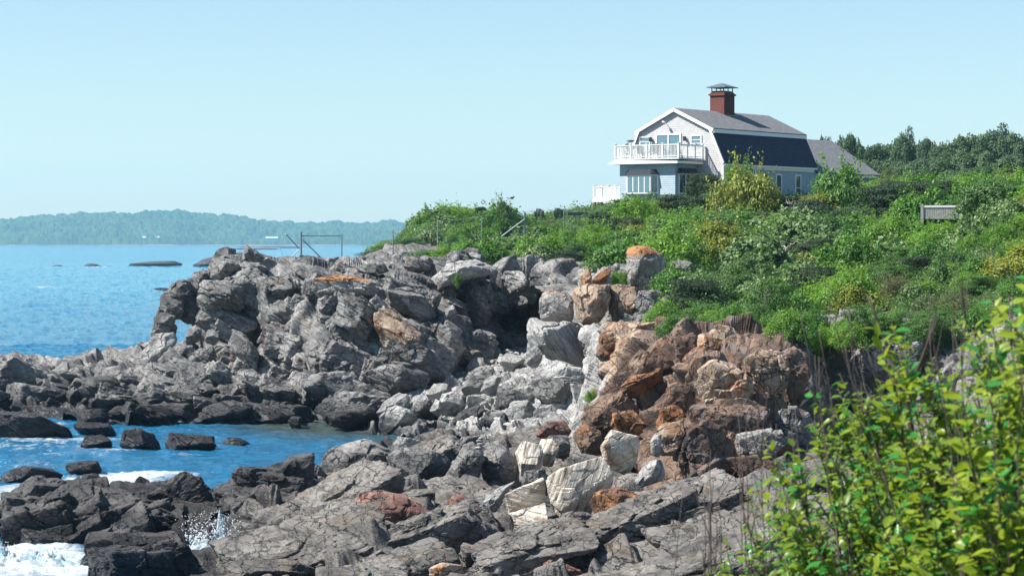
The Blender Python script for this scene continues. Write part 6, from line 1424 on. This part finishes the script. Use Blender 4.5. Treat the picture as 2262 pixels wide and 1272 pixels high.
# thicker forked stem
q_ = P(2010, 900, 6.9); mb = MB()
mb.tube([P(2060, 1300, 6.9)-q_, P(2040, 1120, 6.9)-q_, P(2015, 960, 6.9)-q_, P(2000, 860, 6.9)-q_, P(1965, 780, 6.9)-q_, P(1935, 700, 6.9)-q_, P(1915, 650, 6.9)-q_], [.011, .01, .009, .008, .006, .004, .002], 8)
mb.tube([P(2002, 868, 6.9)-q_, P(2035, 800, 6.85)-q_, P(2062, 720, 6.8)-q_, P(2075, 650, 6.8)-q_], [.007, .005, .0035, .0015], 7)
o = mb.build('forked_stem', NST, smooth=True); o.location = [float(v) for v in q_]; tag(o, 'thick dark forked stem rising out of the near bush', 'stem')


# ------------------------------------------------------------------ air, light, camera
mb = MB(); mb.box(-3600, 3600, -400, 5600, -40, 150); hz = mb.build('haze', None or bpy.data.materials.new('haze')); tag(hz, kind='stuff')
m = bpy.data.materials['haze']; m.use_nodes = True; nt = m.node_tree; nt.nodes.clear()
o_ = nt.nodes.new('ShaderNodeOutputMaterial'); v = nt.nodes.new('ShaderNodeVolumePrincipled'); v.inputs['Color'].default_value = (.45, .78, 1, 1); v.inputs['Density'].default_value = .00012; v.inputs['Anisotropy'].default_value = .2
nt.links.new(v.outputs[0], o_.inputs['Volume'])
hz.display_type = 'WIRE'
SE, SAZ = 50, 9           # sun elevation; degrees it stands in front of due left
sv = Vector((-math.cos(R(SAZ))*math.cos(R(SE)), -math.sin(R(SAZ))*math.cos(R(SE)), math.sin(R(SE)))).normalized()
l = bpy.data.lights.new('sun', 'SUN'); l.energy = 5.0; l.angle = R(.55); l.color = (1, .955, .88); so = bpy.data.objects.new('sun', l); C.objects.link(so)
so.rotation_euler = sv.to_track_quat('Z', 'Y').to_euler()
w = bpy.data.worlds.new('World'); bpy.context.scene.world = w; w.use_nodes = True; nt = w.node_tree; nt.nodes.clear()
sk = nt.nodes.new('ShaderNodeTexSky'); sk.sky_type = 'NISHITA'; sk.sun_disc = False; sk.sun_elevation = R(SE); sk.sun_rotation = math.atan2(sv.x, sv.y)
sk.air_density = 1.0; sk.dust_density = .25; sk.ozone_density = 1.6; sk.altitude = 0
bg = nt.nodes.new('ShaderNodeBackground'); bg.inputs[1].default_value = .077; ow = nt.nodes.new('ShaderNodeOutputWorld')
tn = nt.nodes.new('ShaderNodeMix'); tn.data_type = 'RGBA'; tn.blend_type = 'MULTIPLY'; tn.inputs[0].default_value = 1; tn.inputs[7].default_value = (.92, 1.01, 1.05, 1)
nt.links.new(sk.outputs[0], tn.inputs[6]); nt.links.new(tn.outputs[2], bg.inputs[0]); nt.links.new(bg.outputs[0], ow.inputs[0])
cam = bpy.data.cameras.new('camera'); co = bpy.data.objects.new('camera', cam); C.objects.link(co); bpy.context.scene.camera = co
co.location = (0, 0, EYE); co.rotation_euler = (R(90), 0, 0); cam.sensor_width = 36; cam.sensor_fit = 'HORIZONTAL'; cam.lens = F_PX/2262*36
cam.shift_y = -(636-HZ)/2262; cam.clip_start = .5; cam.clip_end = 12000
cam.dof.use_dof = True; cam.dof.focus_distance = 95; cam.dof.aperture_fstop = 13
sc = bpy.context.scene; sc.render.engine = 'CYCLES'; sc.render.resolution_x = 1024; sc.render.resolution_y = 575
sc.view_settings.view_transform = 'Standard'; sc.view_settings.look = 'None'; sc.view_settings.exposure = .88; sc.view_settings.gamma = 1
sc.cycles.max_bounces = 6; sc.cycles.volume_bounces = 1
